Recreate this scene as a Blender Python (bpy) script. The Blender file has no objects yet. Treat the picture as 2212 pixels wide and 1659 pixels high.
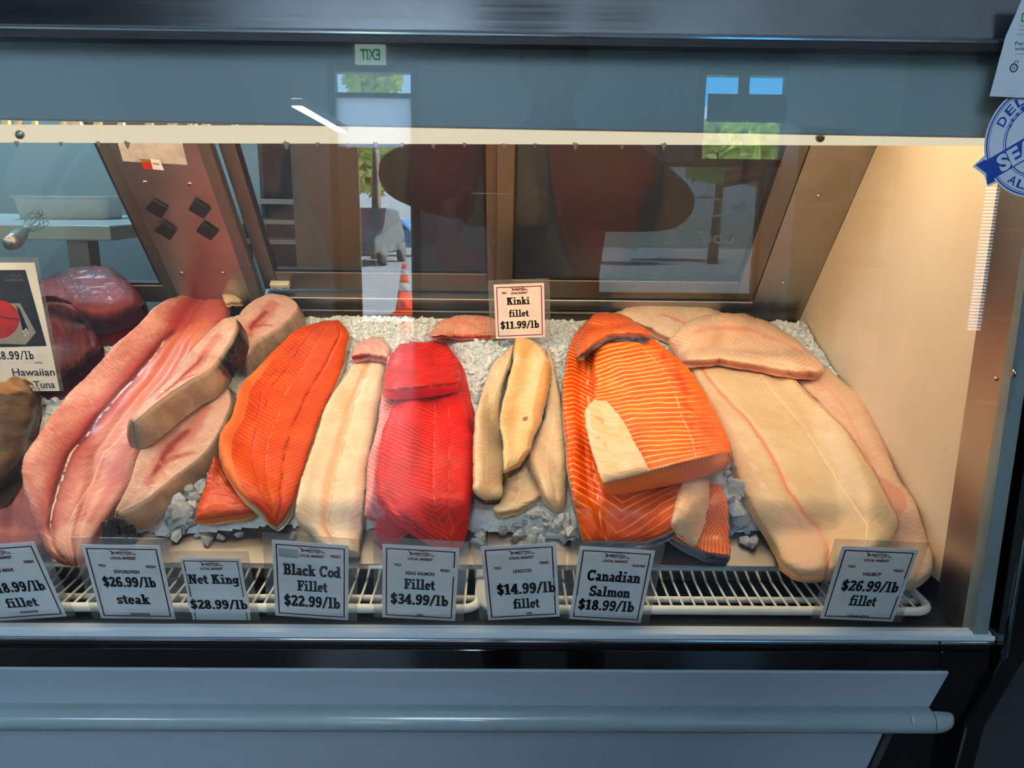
import bpy, bmesh, math, random
import numpy as np
from mathutils import Vector, Matrix

random.seed(7)
RNG = np.random.default_rng(7)
SC = bpy.context.scene
COL = SC.collection
R = math.radians

# ------------------------------------------------------------------ camera
H = 1.35                                   # height of the hand held camera
F = 1660.0                                 # focal length in pixels of the 2212 px wide frame
CX, CY = 1106.0, 829.5
PITCH, YAW, ROLL = R(14.0), R(0.75), R(0.7)
_f = np.array([math.sin(YAW) * math.cos(PITCH), math.cos(YAW) * math.cos(PITCH), -math.sin(PITCH)])
_r0 = np.array([math.cos(YAW), -math.sin(YAW), 0.0])
_u0 = np.cross(_r0, _f)
_r = _r0 * math.cos(ROLL) + _u0 * math.sin(ROLL)
_u = -_r0 * math.sin(ROLL) + _u0 * math.cos(ROLL)
CAMP = np.array([0.0, 0.0, H])
cam_d = bpy.data.cameras.new('camera')
cam = bpy.data.objects.new('camera', cam_d)
COL.objects.link(cam)
cam_d.sensor_width = 36.0
cam_d.lens = F / 2212.0 * 36.0
cam_d.clip_start = 0.02
cam_d.clip_end = 300
M = Matrix.Identity(4)
for i in range(3):
    M[i][0], M[i][1], M[i][2], M[i][3] = _r[i], _u[i], -_f[i], CAMP[i]
cam.matrix_world = M
SC.camera = cam

# ------------------------------------------------------------------ view, sky and sun
SC.view_settings.view_transform = 'Standard'
SC.view_settings.look = 'None'
SC.view_settings.gamma = 1.0
SC.view_settings.use_curve_mapping = False
SC.view_settings.exposure = 0.0
SC.cycles.max_bounces = 10
SC.cycles.transparent_max_bounces = 16
SC.cycles.caustics_reflective = False
SC.cycles.caustics_refractive = False
SC.cycles.sample_clamp_indirect = 6.0

W = bpy.data.worlds.new('sky')
SC.world = W
W.use_nodes = True
wn = W.node_tree
bg = wn.nodes['Background']
sky = wn.nodes.new('ShaderNodeTexSky')
sky.sky_type = 'HOSEK_WILKIE'
sky.turbidity = 2.6
sky.sun_direction = Vector((0.62, -0.04, 0.78)).normalized()
wn.links.new(sky.outputs[0], bg.inputs[0])
bg.inputs[1].default_value = 38.0

sun_d = bpy.data.lights.new('sun', 'SUN')
sun_d.energy = 520.0
sun_d.angle = R(0.6)
sun_d.color = (1.0, 0.96, 0.9)
sun = bpy.data.objects.new('sun', sun_d)
COL.objects.link(sun)
sun.rotation_euler = Vector((0.62, -0.04, 0.78)).to_track_quat('Z', 'Y').to_euler()

# strengths of the lamps, some of them added (used in the builders of those lamps)
CASE_TUBE = 19.5          # the warm tube inside the case and the added second one
CASE_LENS = 0.85          # the frosted lens of that lamp
SHOP_LIGHT = 26.0          # shop ceiling lights, the mirrored strip and the added panels
STAFF_LIGHT = 14.0         # lamp in the staff area behind the case

# ------------------------------------------------------------------ small helpers
def lin(c):
    return tuple((x / 12.92 if x <= 0.04045 else ((x + 0.055) / 1.055) ** 2.4) for x in c)

def rgb(r, g, b):
    return lin((r / 255.0, g / 255.0, b / 255.0)) + (1.0,)

def ray(px, py):
    px, py = np.asarray(px, float), np.asarray(py, float)
    a, b = (px - CX) / F, (CY - py) / F
    return _f + a[..., None] * _r + b[..., None] * _u

def hit(px, py, p0, n):
    """Where the sight line of a pixel meets the plane through p0 with normal n."""
    d = ray(px, py)
    p0, n = np.asarray(p0, float), np.asarray(n, float)
    t = ((p0 - CAMP) @ n) / (d @ n)
    return CAMP + d * t[..., None]

def at_y(px, py, y):
    return hit(px, py, (0, y, 0), (0, 1, 0))

def at_z(px, py, z):
    return hit(px, py, (0, 0, z), (0, 0, 1))

# front glass: bottom edge, lean; points of the shop seen mirrored in it
GL_Y, GL_Z0, GL_Z1, GL_T = 0.845, H - 0.5225, H + 0.162, R(1.1)
GN = np.array([0.0, -math.cos(GL_T), math.sin(GL_T)])
GP = np.array([0.0, GL_Y, GL_Z0])

def mirror_at_y(px, py, y):
    """The place in the plane y (behind the camera) that the front glass mirrors at a pixel."""
    d = ray(px, py)
    p = hit(px, py, GP, GN)
    r = d - 2.0 * (d @ GN)[..., None] * GN if d.ndim > 1 else d - 2.0 * float(d @ GN) * GN
    t = (y - p[..., 1]) / r[..., 1]
    return p + r * t[..., None]

def mirror_at_z(px, py, z):
    d = ray(px, py)
    p = hit(px, py, GP, GN)
    r = d - 2.0 * float(d @ GN) * GN
    return p + r * ((z - p[2]) / r[2])

def empty(name, loc=(0, 0, 0)):
    o = bpy.data.objects.new(name, None)
    o.empty_display_size = 0.05
    o.location = loc
    COL.objects.link(o)
    return o

def tag(o, label=None, cat=None, group=None, kind=None):
    if label: o['label'] = label
    if cat: o['category'] = cat
    if group: o['group'] = group
    if kind: o['kind'] = kind
    return o

def link_mesh(name, me, mats, parent=None, smooth=False):
    o = bpy.data.objects.new(name, me)
    COL.objects.link(o)
    for m in (mats if isinstance(mats, (list, tuple)) else [mats]):
        me.materials.append(m)
    if smooth:
        me.polygons.foreach_set('use_smooth', [True] * len(me.polygons))
    if parent is not None:
        o.parent = parent
        o.matrix_parent_inverse = Matrix.Translation(-Vector(parent.location)) if parent.parent is None else parent.matrix_parent_inverse.copy()
        if parent.parent is not None:
            o.matrix_parent_inverse = Matrix.Identity(4)
    return o

class MB:
    """Collects shapes in world coordinates and links them as one mesh."""
    def __init__(self):
        self.v, self.f, self.mi, self.m = [], [], [], 0
        self.xf = None
    def _add(self, vs, fs):
        b = len(self.v)
        if self.xf is not None:
            vs = [self.xf @ Vector(p) for p in vs]
        self.v.extend(tuple(p) for p in vs)
        self.f.extend(tuple(b + i for i in q) for q in fs)
        self.mi.extend([self.m] * len(fs))
        return self
    def box(self, x0, x1, y0, y1, z0, z1):
        vs = [(x, y, z) for x in (x0, x1) for y in (y0, y1) for z in (z0, z1)]
        return self._add(vs, [(0, 1, 3, 2), (4, 6, 7, 5), (0, 4, 5, 1), (2, 3, 7, 6), (0, 2, 6, 4), (1, 5, 7, 3)])
    def prism(self, prof, x0, x1):
        """Profile of (y, z) points, closed, swept along x."""
        n = len(prof)
        vs = [(x0, y, z) for y, z in prof] + [(x1, y, z) for y, z in prof]
        fs = [(i, (i + 1) % n, n + (i + 1) % n, n + i) for i in range(n)]
        fs += [tuple(range(n))[::-1], tuple(range(n, 2 * n))]
        return self._add(vs, fs)
    def extrude(self, pts, off):
        """Closed polygon of 3D points moved by off."""
        n = len(pts)
        off = Vector(off)
        vs = [Vector(p) for p in pts] + [Vector(p) + off for p in pts]
        fs = [(i, (i + 1) % n, n + (i + 1) % n, n + i) for i in range(n)]
        fs += [tuple(range(n))[::-1], tuple(range(n, 2 * n))]
        return self._add(vs, fs)
    def poly(self, pts):
        return self._add(pts, [tuple(range(len(pts)))])
    def tube(self, pts, r, seg=10, closed=False, caps=True):
        pts = [Vector(p) for p in pts]
        n = len(pts)
        rr = r if isinstance(r, (list, tuple)) else [r] * n
        vs, fs, up = [], [], None
        for i, p in enumerate(pts):
            a = pts[(i - 1) % n] if (closed or i > 0) else p
            c = pts[(i + 1) % n] if (closed or i < n - 1) else p
            t = (c - a).normalized()
            if up is None:
                up = Vector((0, 0, 1)) if abs(t.z) < 0.9 else Vector((1, 0, 0))
            s = t.cross(up).normalized()
            up = s.cross(t).normalized()
            for k in range(seg):
                w = 2 * math.pi * k / seg
                vs.append(p + (s * math.cos(w) + up * math.sin(w)) * rr[i])
        for i in range(n if closed else n - 1):
            j = (i + 1) % n
            for k in range(seg):
                l = (k + 1) % seg
                fs.append((i * seg + k, i * seg + l, j * seg + l, j * seg + k))
        if caps and not closed:
            fs.append(tuple(range(seg))[::-1])
            fs.append(tuple((n - 1) * seg + k for k in range(seg)))
        return self._add(vs, fs)
    def lathe(self, prof, c, axis=(0, 0, 1), seg=20):
        """(radius, height) pairs turned about an axis through c."""
        ax = Vector(axis).normalized()
        q = Vector((0, 0, 1)).rotation_difference(ax).to_matrix()
        c = Vector(c)
        vs, fs = [], []
        for r, h in prof:
            for k in range(seg):
                w = 2 * math.pi * k / seg
                vs.append(c + q @ Vector((r * math.cos(w), r * math.sin(w), h)))
        n = len(prof)
        for i in range(n - 1):
            for k in range(seg):
                l = (k + 1) % seg
                fs.append((i * seg + k, i * seg + l, (i + 1) * seg + l, (i + 1) * seg + k))
        fs.append(tuple(range(seg))[::-1])
        fs.append(tuple((n - 1) * seg + k for k in range(seg)))
        return self._add(vs, fs)
    def build(self, name, mats, parent=None, smooth=False, bevel=0.0, seg=2, autosmooth=None):
        me = bpy.data.meshes.new(name)
        me.from_pydata(self.v, [], self.f)
        me.update()
        o = link_mesh(name, me, mats, parent, smooth)
        if len(set(self.mi)) > 1:
            me.polygons.foreach_set('material_index', self.mi)
        bm = bmesh.new(); bm.from_mesh(me)
        bmesh.ops.recalc_face_normals(bm, faces=bm.faces)
        bm.to_mesh(me); bm.free()
        if bevel:
            b = o.modifiers.new('bevel', 'BEVEL')
            b.width = bevel; b.segments = seg; b.limit_method = 'ANGLE'; b.angle_limit = R(35)
        return o

# ------------------------------------------------------------------ node material helper
class S:
    """A socket that can be combined with + - * / and numbers."""
    def __init__(self, nb, s): self.nb, self.s = nb, s
    def __add__(self, o): return self.nb.math('ADD', self, o)
    __radd__ = __add__
    def __mul__(self, o): return self.nb.math('MULTIPLY', self, o)
    __rmul__ = __mul__
    def __sub__(self, o): return self.nb.math('SUBTRACT', self, o)
    def __rsub__(self, o): return self.nb.math('SUBTRACT', o, self)
    def __truediv__(self, o): return self.nb.math('DIVIDE', self, o)
    def abs(self): return self.nb.math('ABSOLUTE', self)
    def sin(self): return self.nb.math('SINE', self)
    def pow(self, p): return self.nb.math('POWER', self, p)
    def max(self, o): return self.nb.math('MAXIMUM', self, o)
    def min(self, o): return self.nb.math('MINIMUM', self, o)
    def step(self, a, b, smooth=True):
        """0 below a, 1 above b (a > b turns it round)."""
        return self.nb.maprange(self, a, b, 0.0, 1.0, smooth)

class NB:
    def __init__(self, name):
        self.mat = bpy.data.materials.new(name)
        self.mat.use_nodes = True
        self.nt = self.mat.node_tree
        self.nt.nodes.clear()
        self.out = self.nt.nodes.new('ShaderNodeOutputMaterial')
    def n(self, t, **kw):
        x = self.nt.nodes.new(t)
        for k, v in kw.items(): setattr(x, k, v)
        return x
    def put(self, inp, v):
        if isinstance(v, S): self.nt.links.new(v.s, inp)
        elif hasattr(v, 'is_output'): self.nt.links.new(v, inp)
        else:
            if isinstance(v, (list, tuple)) and len(v) == 3 and inp.type == 'RGBA': v = tuple(v) + (1.0,)
            inp.default_value = v
    def math(self, op, a, b=0.0):
        x = self.n('ShaderNodeMath', operation=op)
        self.put(x.inputs[0], a); self.put(x.inputs[1], b)
        return S(self, x.outputs[0])
    def maprange(self, v, a, b, c, d, smooth=True):
        x = self.n('ShaderNodeMapRange', interpolation_type='SMOOTHSTEP' if smooth else 'LINEAR')
        flip = not isinstance(a, S) and not isinstance(b, S) and a > b
        if flip: a, b, c, d = b, a, d, c
        self.put(x.inputs[0], v)
        for i, q in ((1, a), (2, b), (3, c), (4, d)): self.put(x.inputs[i], q)
        return S(self, x.outputs[0])
    def mix(self, f, a, b, blend='MIX'):
        x = self.n('ShaderNodeMix', data_type='RGBA', blend_type=blend)
        self.put(x.inputs[0], f); self.put(x.inputs[6], a); self.put(x.inputs[7], b)
        return S(self, x.outputs[2])
    def attr(self, name):
        x = self.n('ShaderNodeAttribute', attribute_name=name)
        sp = self.n('ShaderNodeSeparateXYZ')
        self.nt.links.new(x.outputs['Vector'], sp.inputs[0])
        return S(self, x.outputs['Vector']), S(self, sp.outputs[0]), S(self, sp.outputs[1]), S(self, sp.outputs[2])
    def coord(self, kind='Object'):
        x = self.n('ShaderNodeTexCoord')
        sp = self.n('ShaderNodeSeparateXYZ')
        self.nt.links.new(x.outputs[kind], sp.inputs[0])
        return S(self, x.outputs[kind]), S(self, sp.outputs[0]), S(self, sp.outputs[1]), S(self, sp.outputs[2])
    def vec(self, x=0.0, y=0.0, z=0.0):
        c = self.n('ShaderNodeCombineXYZ')
        for i, q in enumerate((x, y, z)): self.put(c.inputs[i], q)
        return S(self, c.outputs[0])
    def noise(self, v, scale, detail=3.0, rough=0.55, dist=0.0):
        x = self.n('ShaderNodeTexNoise')
        self.put(x.inputs['Vector'], v)
        x.inputs['Scale'].default_value = scale; x.inputs['Detail'].default_value = detail
        x.inputs['Roughness'].default_value = rough; x.inputs['Distortion'].default_value = dist
        return S(self, x.outputs['Fac'])
    def voronoi(self, v, scale, feature='F1', rnd=1.0):
        x = self.n('ShaderNodeTexVoronoi', feature=feature)
        self.put(x.inputs['Vector'], v)
        x.inputs['Scale'].default_value = scale; x.inputs['Randomness'].default_value = rnd
        return S(self, x.outputs['Distance'])
    def bump(self, h, strength=0.3, dist=0.002):
        x = self.n('ShaderNodeBump')
        x.inputs['Strength'].default_value = strength; x.inputs['Distance'].default_value = dist
        self.put(x.inputs['Height'], h)
        return S(self, x.outputs[0])
    def principled(self, color, rough=0.5, metal=0.0, normal=None, **kw):
        p = self.n('ShaderNodeBsdfPrincipled')
        self.put(p.inputs['Base Color'], color)
        self.put(p.inputs['Roughness'], rough); self.put(p.inputs['Metallic'], metal)
        if normal is not None: self.put(p.inputs['Normal'], normal)
        for k, v in kw.items(): self.put(p.inputs[k.replace('_', ' ')], v)
        return p.outputs[0]
    def done(self, shader):
        self.nt.links.new(shader, self.out.inputs['Surface'])
        return self.mat

def plain(name, color, rough=0.5, metal=0.0, var=0.06, scale=30.0, bump=0.0, **kw):
    nb = NB(name)
    v, x, y, z = nb.coord()
    f = nb.noise(v, scale, 4)
    c2 = tuple(max(0.0, c * (1 - 2.2 * var)) for c in color[:3]) + (1.0,)
    col = nb.mix(f.step(0.35, 0.7), color, c2)
    nrm = nb.bump(f, bump, 0.001) if bump else None
    return nb.done(nb.principled(col, rough, metal, nrm, **kw))

def glow(name, color, strength):
    nb = NB(name)
    e = nb.n('ShaderNodeEmission')
    e.inputs[0].default_value = color; e.inputs[1].default_value = strength
    return nb.done(e.outputs[0])

def clear(name, tint=(1, 1, 1, 1), r0=0.04, gloss=0.0, haze=None, haze_col=(0.8, 0.85, 0.85, 1)):
    """Thin clear sheet: lets light through and mirrors a share of it by the angle of view."""
    nb = NB(name)
    lw = nb.n('ShaderNodeLayerWeight'); lw.inputs['Blend'].default_value = 0.5
    fac = S(nb, lw.outputs['Facing']).pow(5.0) * (1 - r0) + r0
    tr = nb.n('ShaderNodeBsdfTransparent'); tr.inputs[0].default_value = tint
    gl = nb.n('ShaderNodeBsdfGlossy'); gl.inputs['Roughness'].default_value = gloss
    gl.inputs['Color'].default_value = (1, 1, 1, 1)
    mx = nb.n('ShaderNodeMixShader')
    nb.put(mx.inputs[0], fac); nb.nt.links.new(tr.outputs[0], mx.inputs[1]); nb.nt.links.new(gl.outputs[0], mx.inputs[2])
    o = mx.outputs[0]
    if haze is not None:
        df = nb.n('ShaderNodeBsdfDiffuse'); df.inputs[0].default_value = haze_col
        m2 = nb.n('ShaderNodeMixShader')
        nb.put(m2.inputs[0], haze(nb)); nb.nt.links.new(o, m2.inputs[1]); nb.nt.links.new(df.outputs[0], m2.inputs[2])
        o = m2.outputs[0]
    return nb.done(o)

def steel(name, color=(0.62, 0.61, 0.6, 1), rough=0.3, axis='x'):
    nb = NB(name)
    v, x, y, z = nb.coord()
    q = nb.vec(x * 3.0, y * 160.0, z * 160.0) if axis == 'x' else nb.vec(x * 160.0, y * 12.0, z * 12.0)
    f = nb.noise(q, 1.0, 3)
    g = nb.noise(v, 9.0, 4)
    col = nb.mix(g.step(0.3, 0.75), color, tuple(c * 0.8 for c in color[:3]) + (1,))
    return nb.done(nb.principled(col, f * 0.16 + (rough - 0.08), 1.0, nb.bump(f, 0.05, 0.0006)))
# ------------------------------------------------------------------ materials of the place
M_STEEL = steel('brushed steel', (0.40, 0.385, 0.37, 1), 0.36)
M_STEELV = steel('brushed steel upright', (0.42, 0.38, 0.35, 1), 0.36, 'z')
M_HEAD = steel('brushed steel header', (0.78, 0.81, 0.84, 1), 0.17)
M_ALU = plain('grey aluminium frame', rgb(112, 108, 100), 0.42, 0.75, 0.05, 60)
M_ALUD = plain('dark grey door frame', rgb(92, 92, 90), 0.45, 0.5, 0.05, 50)
M_WHITE = plain('pale grey enamel panel', rgb(168, 182, 192), 0.22, 0.0, 0.015, 6, Coat_Weight=0.3)
M_FASC = plain('pale grey canopy panel', rgb(152, 172, 172), 0.4, 0.0, 0.03, 5)
M_RAIL = plain('white plastic sill', rgb(205, 216, 222), 0.28, 0.0, 0.02, 10)
M_BUMP = plain('grey vinyl bumper', rgb(142, 160, 164), 0.2, 0.0, 0.03, 14, Coat_Weight=0.4)
M_CHROME = plain('chrome', rgb(215, 220, 225), 0.12, 1.0, 0.02, 20)
M_BLACK = plain('black plastic', rgb(8, 8, 9), 0.45, 0.0, 0.1, 20)
M_BLACKG = plain('black gloss strip', rgb(14, 13, 12), 0.06, 0.0, 0.1, 20, Coat_Weight=0.4, Coat_Roughness=0.03)
M_RUBBER = plain('black rubber', rgb(22, 24, 26), 0.6, 0.0, 0.1, 40)
M_GASKET = plain('dark seal', rgb(18, 18, 20), 0.5)
M_SCREW = plain('screw steel', rgb(170, 165, 155), 0.25, 1.0)
M_LENS = glow('frosted lamp lens', rgb(255, 240, 205), CASE_LENS)
M_TUBE = glow('warm lamp tube', rgb(255, 227, 186), CASE_TUBE)
M_WIRE = plain('white coated wire', rgb(222, 222, 212), 0.4, 0.0, 0.04, 50)
M_PAPER = plain('white paper', rgb(226, 228, 228), 0.6, 0.0, 0.02, 30)
M_GLASS = clear('front glass', (0.965, 0.975, 0.975, 1))
M_CLEAR = clear('clear plastic sleeve', (0.9, 0.9, 0.89, 1), 0.05, 0.08, haze=lambda nb: nb.noise(nb.coord()[0], 40, 3) * 0.16, haze_col=(0.75, 0.75, 0.72, 1))

def cream_wall():
    nb = NB('cream liner wall')
    v, x, y, z = nb.coord()
    f = nb.noise(v, 3.0, 5)
    sp = nb.noise(v, 90.0, 2).step(0.70, 0.78)
    col = nb.mix(f.step(0.3, 0.75), rgb(224, 206, 176), rgb(208, 186, 152))
    col = nb.mix(sp * 0.35, col, rgb(120, 100, 78))
    return nb.done(nb.principled(col, 0.42, 0.0, nb.bump(f, 0.05)))
M_CREAM = cream_wall()

def door_glass():
    """Sliding door panes, wetted and frosted near the foot."""
    def haze(nb):
        v, x, y, z = nb.coord()
        g = nb.noise(nb.vec(x * 1.0, y, z), 420, 2, 0.6).step(0.42, 0.62)  # grain of the mirrored pavement, painted into the pane
        big = nb.noise(v, 7, 3).step(0.38, 0.62)
        low = (z - (H - 0.10)).step(0.03, -0.03)
        rt = x.step(0.06, 0.16)
        drops = nb.voronoi(v, 55).step(0.085, 0.05) * nb.noise(v, 9, 2).step(0.5, 0.6)
        return g * big * low * rt * 0.10 + 0.010 + drops * 0.2
    return clear('sliding door glass', (0.9, 0.94, 0.94, 1), 0.02, 0.02, haze, (0.62, 0.72, 0.74, 1))
M_DGLASS = door_glass()

# ------------------------------------------------------------------ the display case
XR = 0.588                 # inner face of the cream end wall
XL = -1.75
RY0, RZ0 = 1.508, H - 0.246     # foot of the leaning rear plane
RY1, RZ1 = 1.260, H + 0.080
RL = math.hypot(RY1 - RY0, RZ1 - RZ0)
RD = np.array([0.0, (RY1 - RY0) / RL, (RZ1 - RZ0) / RL])
RN = np.array([0.0, -RD[2], RD[1]])      # towards the customer and down
if RN[1] > 0: RN = -RN
RP = np.array([0.0, RY0, RZ0])

def rear(px, py, off=0.0):
    p = hit(px, py, RP + RN * off, RN)
    return float(p[0]), float((p - RP) @ RD)

def rp(x, w, off=0.0):
    return tuple(RP + RD * w + RN * off + np.array([x, 0, 0]))

def rear_box(mb, x0, x1, w0, w1, o0, o1):
    pts = [rp(x0, w0, o0), rp(x1, w0, o0), rp(x1, w1, o0), rp(x0, w1, o0)]
    mb.extrude(pts, Vector(RN) * (o1 - o0))

case = empty('display_case', (0, 0.86, 0))
tag(case, 'long refrigerated glass display case with white front panels and steel top, holding the fish', 'display case')

def screw(parent, c, axis, r=0.006):
    ax = Vector(axis).normalized()
    mb = MB().lathe([(r, 0), (r, 0.001), (r * 0.8, 0.0024), (r * 0.3, 0.003)], c, axis, 14)
    o = mb.build('screw', M_SCREW, parent, True)
    return o

# header: leaning brushed steel over the glass
hz = H + 0.157
mb = MB().prism([(0.862, hz), (0.866, hz + 0.006), (0.978, hz + 0.32), (1.3, hz + 0.32), (1.3, hz + 0.31), (0.986, hz + 0.31), (0.88, hz + 0.01), (0.88, hz)], XL, 0.640)
mb.build('header', M_HEAD, case, bevel=0.003)
mb = MB().prism([(0.858, hz - 0.008), (0.858, hz - 0.001), (0.885, hz - 0.001), (0.885, hz - 0.008)], XL, 0.60)
mb.build('header_seal', M_GASKET, case)
mb = MB().prism([(0.8585, hz - 0.0008), (0.8585, hz + 0.003), (0.868, hz + 0.003), (0.868, hz - 0.0008)], XL, 0.640)
mb.build('header_lip', M_CHROME, case, bevel=0.001)
# canopy panel above the lamp
fz1 = H + 0.1555
_a, _b = at_y(0, 259, 0.885), at_y(2080, 297, 0.885)
def along(p, q, x): return float(p[2] + (q[2] - p[2]) * (x - p[0]) / (q[0] - p[0]))
fl, fr = along(_a, _b, XL), along(_a, _b, XR - 0.001)
mb = MB().extrude([(XL, 0.885, fl), (XR + 0.012, 0.885, fr), (XR + 0.012, 0.885, fz1), (XL, 0.885, fz1)], (0, 0.008, 0))
mb.build('canopy_panel', M_FASC, case, bevel=0.002)
# lamp lens and tube
ly = 0.908
_a, _b = at_y(0, 305, ly - 0.006), at_y(2080, 312, ly - 0.006)
LH = 0.0178
mb = MB()
n = 900
vs, fs = [], []
for i in range(n + 1):
    x = XL + (XR - 0.004 - XL) * i / n
    q = 0.0012 * (math.sin(x * 61) + math.sin(x * 143 + 1) + 0.8 * math.sin(x * 311)) if x < 0.15 else 0.0002 * math.sin(x * 90)
    fr = 1.0 if x < 0.15 else 0.1
    lz0 = along(_a, _b, x); lz1 = lz0 + LH
    prof = [(ly - 0.004, lz1), (ly - 0.010, (lz0 + lz1) / 2 + 0.002 + q * 0.5), (ly - 0.006, lz0 - q * 0.35 - 0.0008 * fr * RNG.random()), (ly + 0.02, lz0), (ly + 0.02, lz1)]
    vs += [(x, a, b) for a, b in prof]
for i in range(n):
    for k in range(5):
        l = (k + 1) % 5
        fs.append((i * 5 + k, i * 5 + l, i * 5 + 5 + l, i * 5 + 5 + k))
mb._add(vs, fs)
lens = mb.build('lamp_lens', M_LENS, case, True)
# ice drips hanging from the lens
M_DRIP = plain('frozen drip', rgb(214, 190, 165), 0.15, 0.0, 0.03, 50)
mb = MB()
for x in [(-0.72 + 0.40 * k / 9 + RNG.normal() * 0.012) for k in range(8)] + [-0.245, -0.21, -0.175, -0.145, -0.115, -0.08, -0.045, 0.0, 0.035, 0.08, 0.133, 0.18]:
    r = 0.002 + 0.0016 * RNG.random()
    mb = MB().lathe([(0.0008, -r * 2.2), (r * 0.55, -r * 1.4), (r, -r * 0.3), (r * 1.1, 0.002)], (x, ly - 0.003, along(_a, _b, x)), seg=8)
    mb.build('ice_drip', M_DRIP, lens, True)
for px, py in ((42, 290), (1772, 297)):
    p = at_y(px, py, ly - 0.010)
    screw(lens, tuple(p + np.array([0, 0.001, 0])), (0, -1, 0.1), 0.0055)
M_CLIP = plain('cream wire', rgb(196, 180, 150), .5)
# wires and clips showing in the gap over the lens at the left
mb = MB()
for px, dx, lean in ((10, 14, 0), (30, 10, 12), (72, 8, 0), (130, 6, 8), (142, 5, 10), (168, 16, -8), (205, 14, 10), (262, 12, -6), (318, 14, 8), (360, 6, 14), (372, 5, 14), (408, 6, 0), (420, 5, 0), (440, 14, 8), (505, 12, 0), (560, 10, 0), (610, 12, 4)):
    p, q = at_y(px, 276, 0.932), at_y(px + lean, 252, 0.932)
    w_ = dx * 0.0003
    mb = MB().extrude([p + np.array([-w_, 0, 0]), p + np.array([w_, 0, 0]), q + np.array([w_ * .7, 0, 0]), q + np.array([-w_ * .7, 0, 0])], (0, .006, 0))
    mb.build('wire_clip', M_CLIP, case)
mb = MB().tube([(XL, 0.965, H + 0.100), (XR - 0.07, 0.965, H + 0.100)], 0.012, 14)
mb.build('lamp_tube', M_TUBE, case, True)
MB().tube([(XL, 1.095, H + 0.128), (XR - 0.07, 1.095, H + 0.128)], 0.012, 14).build('lamp_tube', M_TUBE, case, True)  # second tube, added to brighten the rear of the ice bed
# reflector over the tube
mb = MB().prism([(0.895, H + 0.147), (1.14, H + 0.147), (1.165, H + 0.13), (1.169, H + 0.134), (1.143, H + 0.153), (0.895, H + 0.153)], XL, XR - 0.001)
mb.build('lamp_reflector', M_PAPER, case)

# end wall: cream liner between the leaning rear and the glass
FZ, FY = H - 0.50, 0.925
wall_prof = [(FY, FZ), (FY + 0.016, H + 0.156), (1.26 - 0.058, H + 0.156), (RY1, RZ1), (RY0, RZ0), (RY0 + 0.03, RZ0 - 0.05), (1.0, FZ)]
mb = MB().prism(wall_prof, XR, XR + 0.02)
mb.build('end_wall', M_CREAM, case)
# steel strip joining the end wall to the glass, with screws
strip = MB().prism([(0.862, H - 0.535), (0.874, H + 0.15), (FY + 0.016, H + 0.15), (FY, H - 0.535)], XR - 0.002, XR + 0.018)
strip = strip.build('steel_end_strip', M_STEELV, case, bevel=0.001)
for px, py, r in ((2152, 818, 0.003), (2190, 806, 0.005)):
    p = hit(px, py, (XR - 0.002, 0, 0), (1, 0, 0))
    screw(strip, tuple(p), (-1, 0, 0), r)
# dark end frame outside the steel strip
mb = MB().prism([(GL_Y - 0.006, GL_Z0 - 0.004), (GL_Y + 0.0215, GL_Z1), (0.874, H + 0.15), (0.862, H - 0.535)], XR - 0.004, XR + 0.014)
mb.build('grey_glass_channel', plain('grey glass channel', rgb(120, 134, 136), 0.35, 0.2), case)
mb = MB().prism([(GL_Y - 0.03, GL_Z0 - 0.02), (GL_Y, H + 0.33), (1.25, H + 0.33), (1.53, H - 0.3), (1.53, 0.2), (0.9, 0.2), (0.86, GL_Z0 - 0.15)], XR + 0.0205, XR + 0.048)
mb.build('end_frame', M_BLACKG, case, bevel=0.004)
mb = MB().tube([(XR + 0.0225, GL_Y - 0.0315, GL_Z0 - 0.015), (XR + 0.0225, GL_Y - 0.0015, H + 0.32)], 0.0022, 8)
mb.build('edge_trim', plain('bright edge trim', rgb(170, 200, 210), 0.15, 0.9), case, True)

# front glass
mb = MB().extrude([(XL, GL_Y, GL_Z0), (XR + 0.002, GL_Y, GL_Z0), (XR + 0.002, GL_Y + (GL_Z1 - GL_Z0) * math.tan(GL_T), GL_Z1), (XL, GL_Y + (GL_Z1 - GL_Z0) * math.tan(GL_T), GL_Z1)], Vector((0, 0.006, 0)))
mb.build('front_glass', M_GLASS, case)

# sill under the glass and what lies below it
z0 = GL_Z0
def zp(py, y): return float(at_y(1106, py, y)[2])
sill = MB().prism([(0.852, z0 + 0.002), (0.843, z0 + 0.002), (0.836, z0 - 0.001), (0.8325, zp(1368, 0.8325)), (0.832, zp(1381, 0.832)), (0.86, zp(1381, 0.832))], XL, XR + 0.02)
sill.build('glass_sill', M_RAIL, case, bevel=0.002)
for n_, xa, xb in (('chrome_trim', XL, XR - 0.05), ('chrome_trim_end', XR - 0.048, XR + 0.02)):
    MB().prism([(0.831, zp(1389, 0.831)), (0.831, zp(1382, 0.831)), (0.86, zp(1382, 0.831)), (0.86, zp(1389, 0.831))], xa, xb).build(n_, M_CHROME, case, bevel=0.001)
zr = zp(1390, 0.831)
MB().prism([(0.840, zr - 0.018), (0.840, zr), (0.87, zr), (0.87, zr - 0.018)], XL, XR + 0.02).build('black_recess', M_BLACK, case)
zt, zb = zp(1404, 0.832), zp(1448, 0.829)
for n_, xa, xb in (('dark_gloss_strip', XL, XR - 0.045), ('dark_strip_corner', XR - 0.0445, XR + 0.015)):
    MB().prism([(0.829, zb), (0.832, zt), (0.8395, zt), (0.8395, zb)], xa, xb).build(n_, M_BLACKG, case, bevel=0.001)
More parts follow.
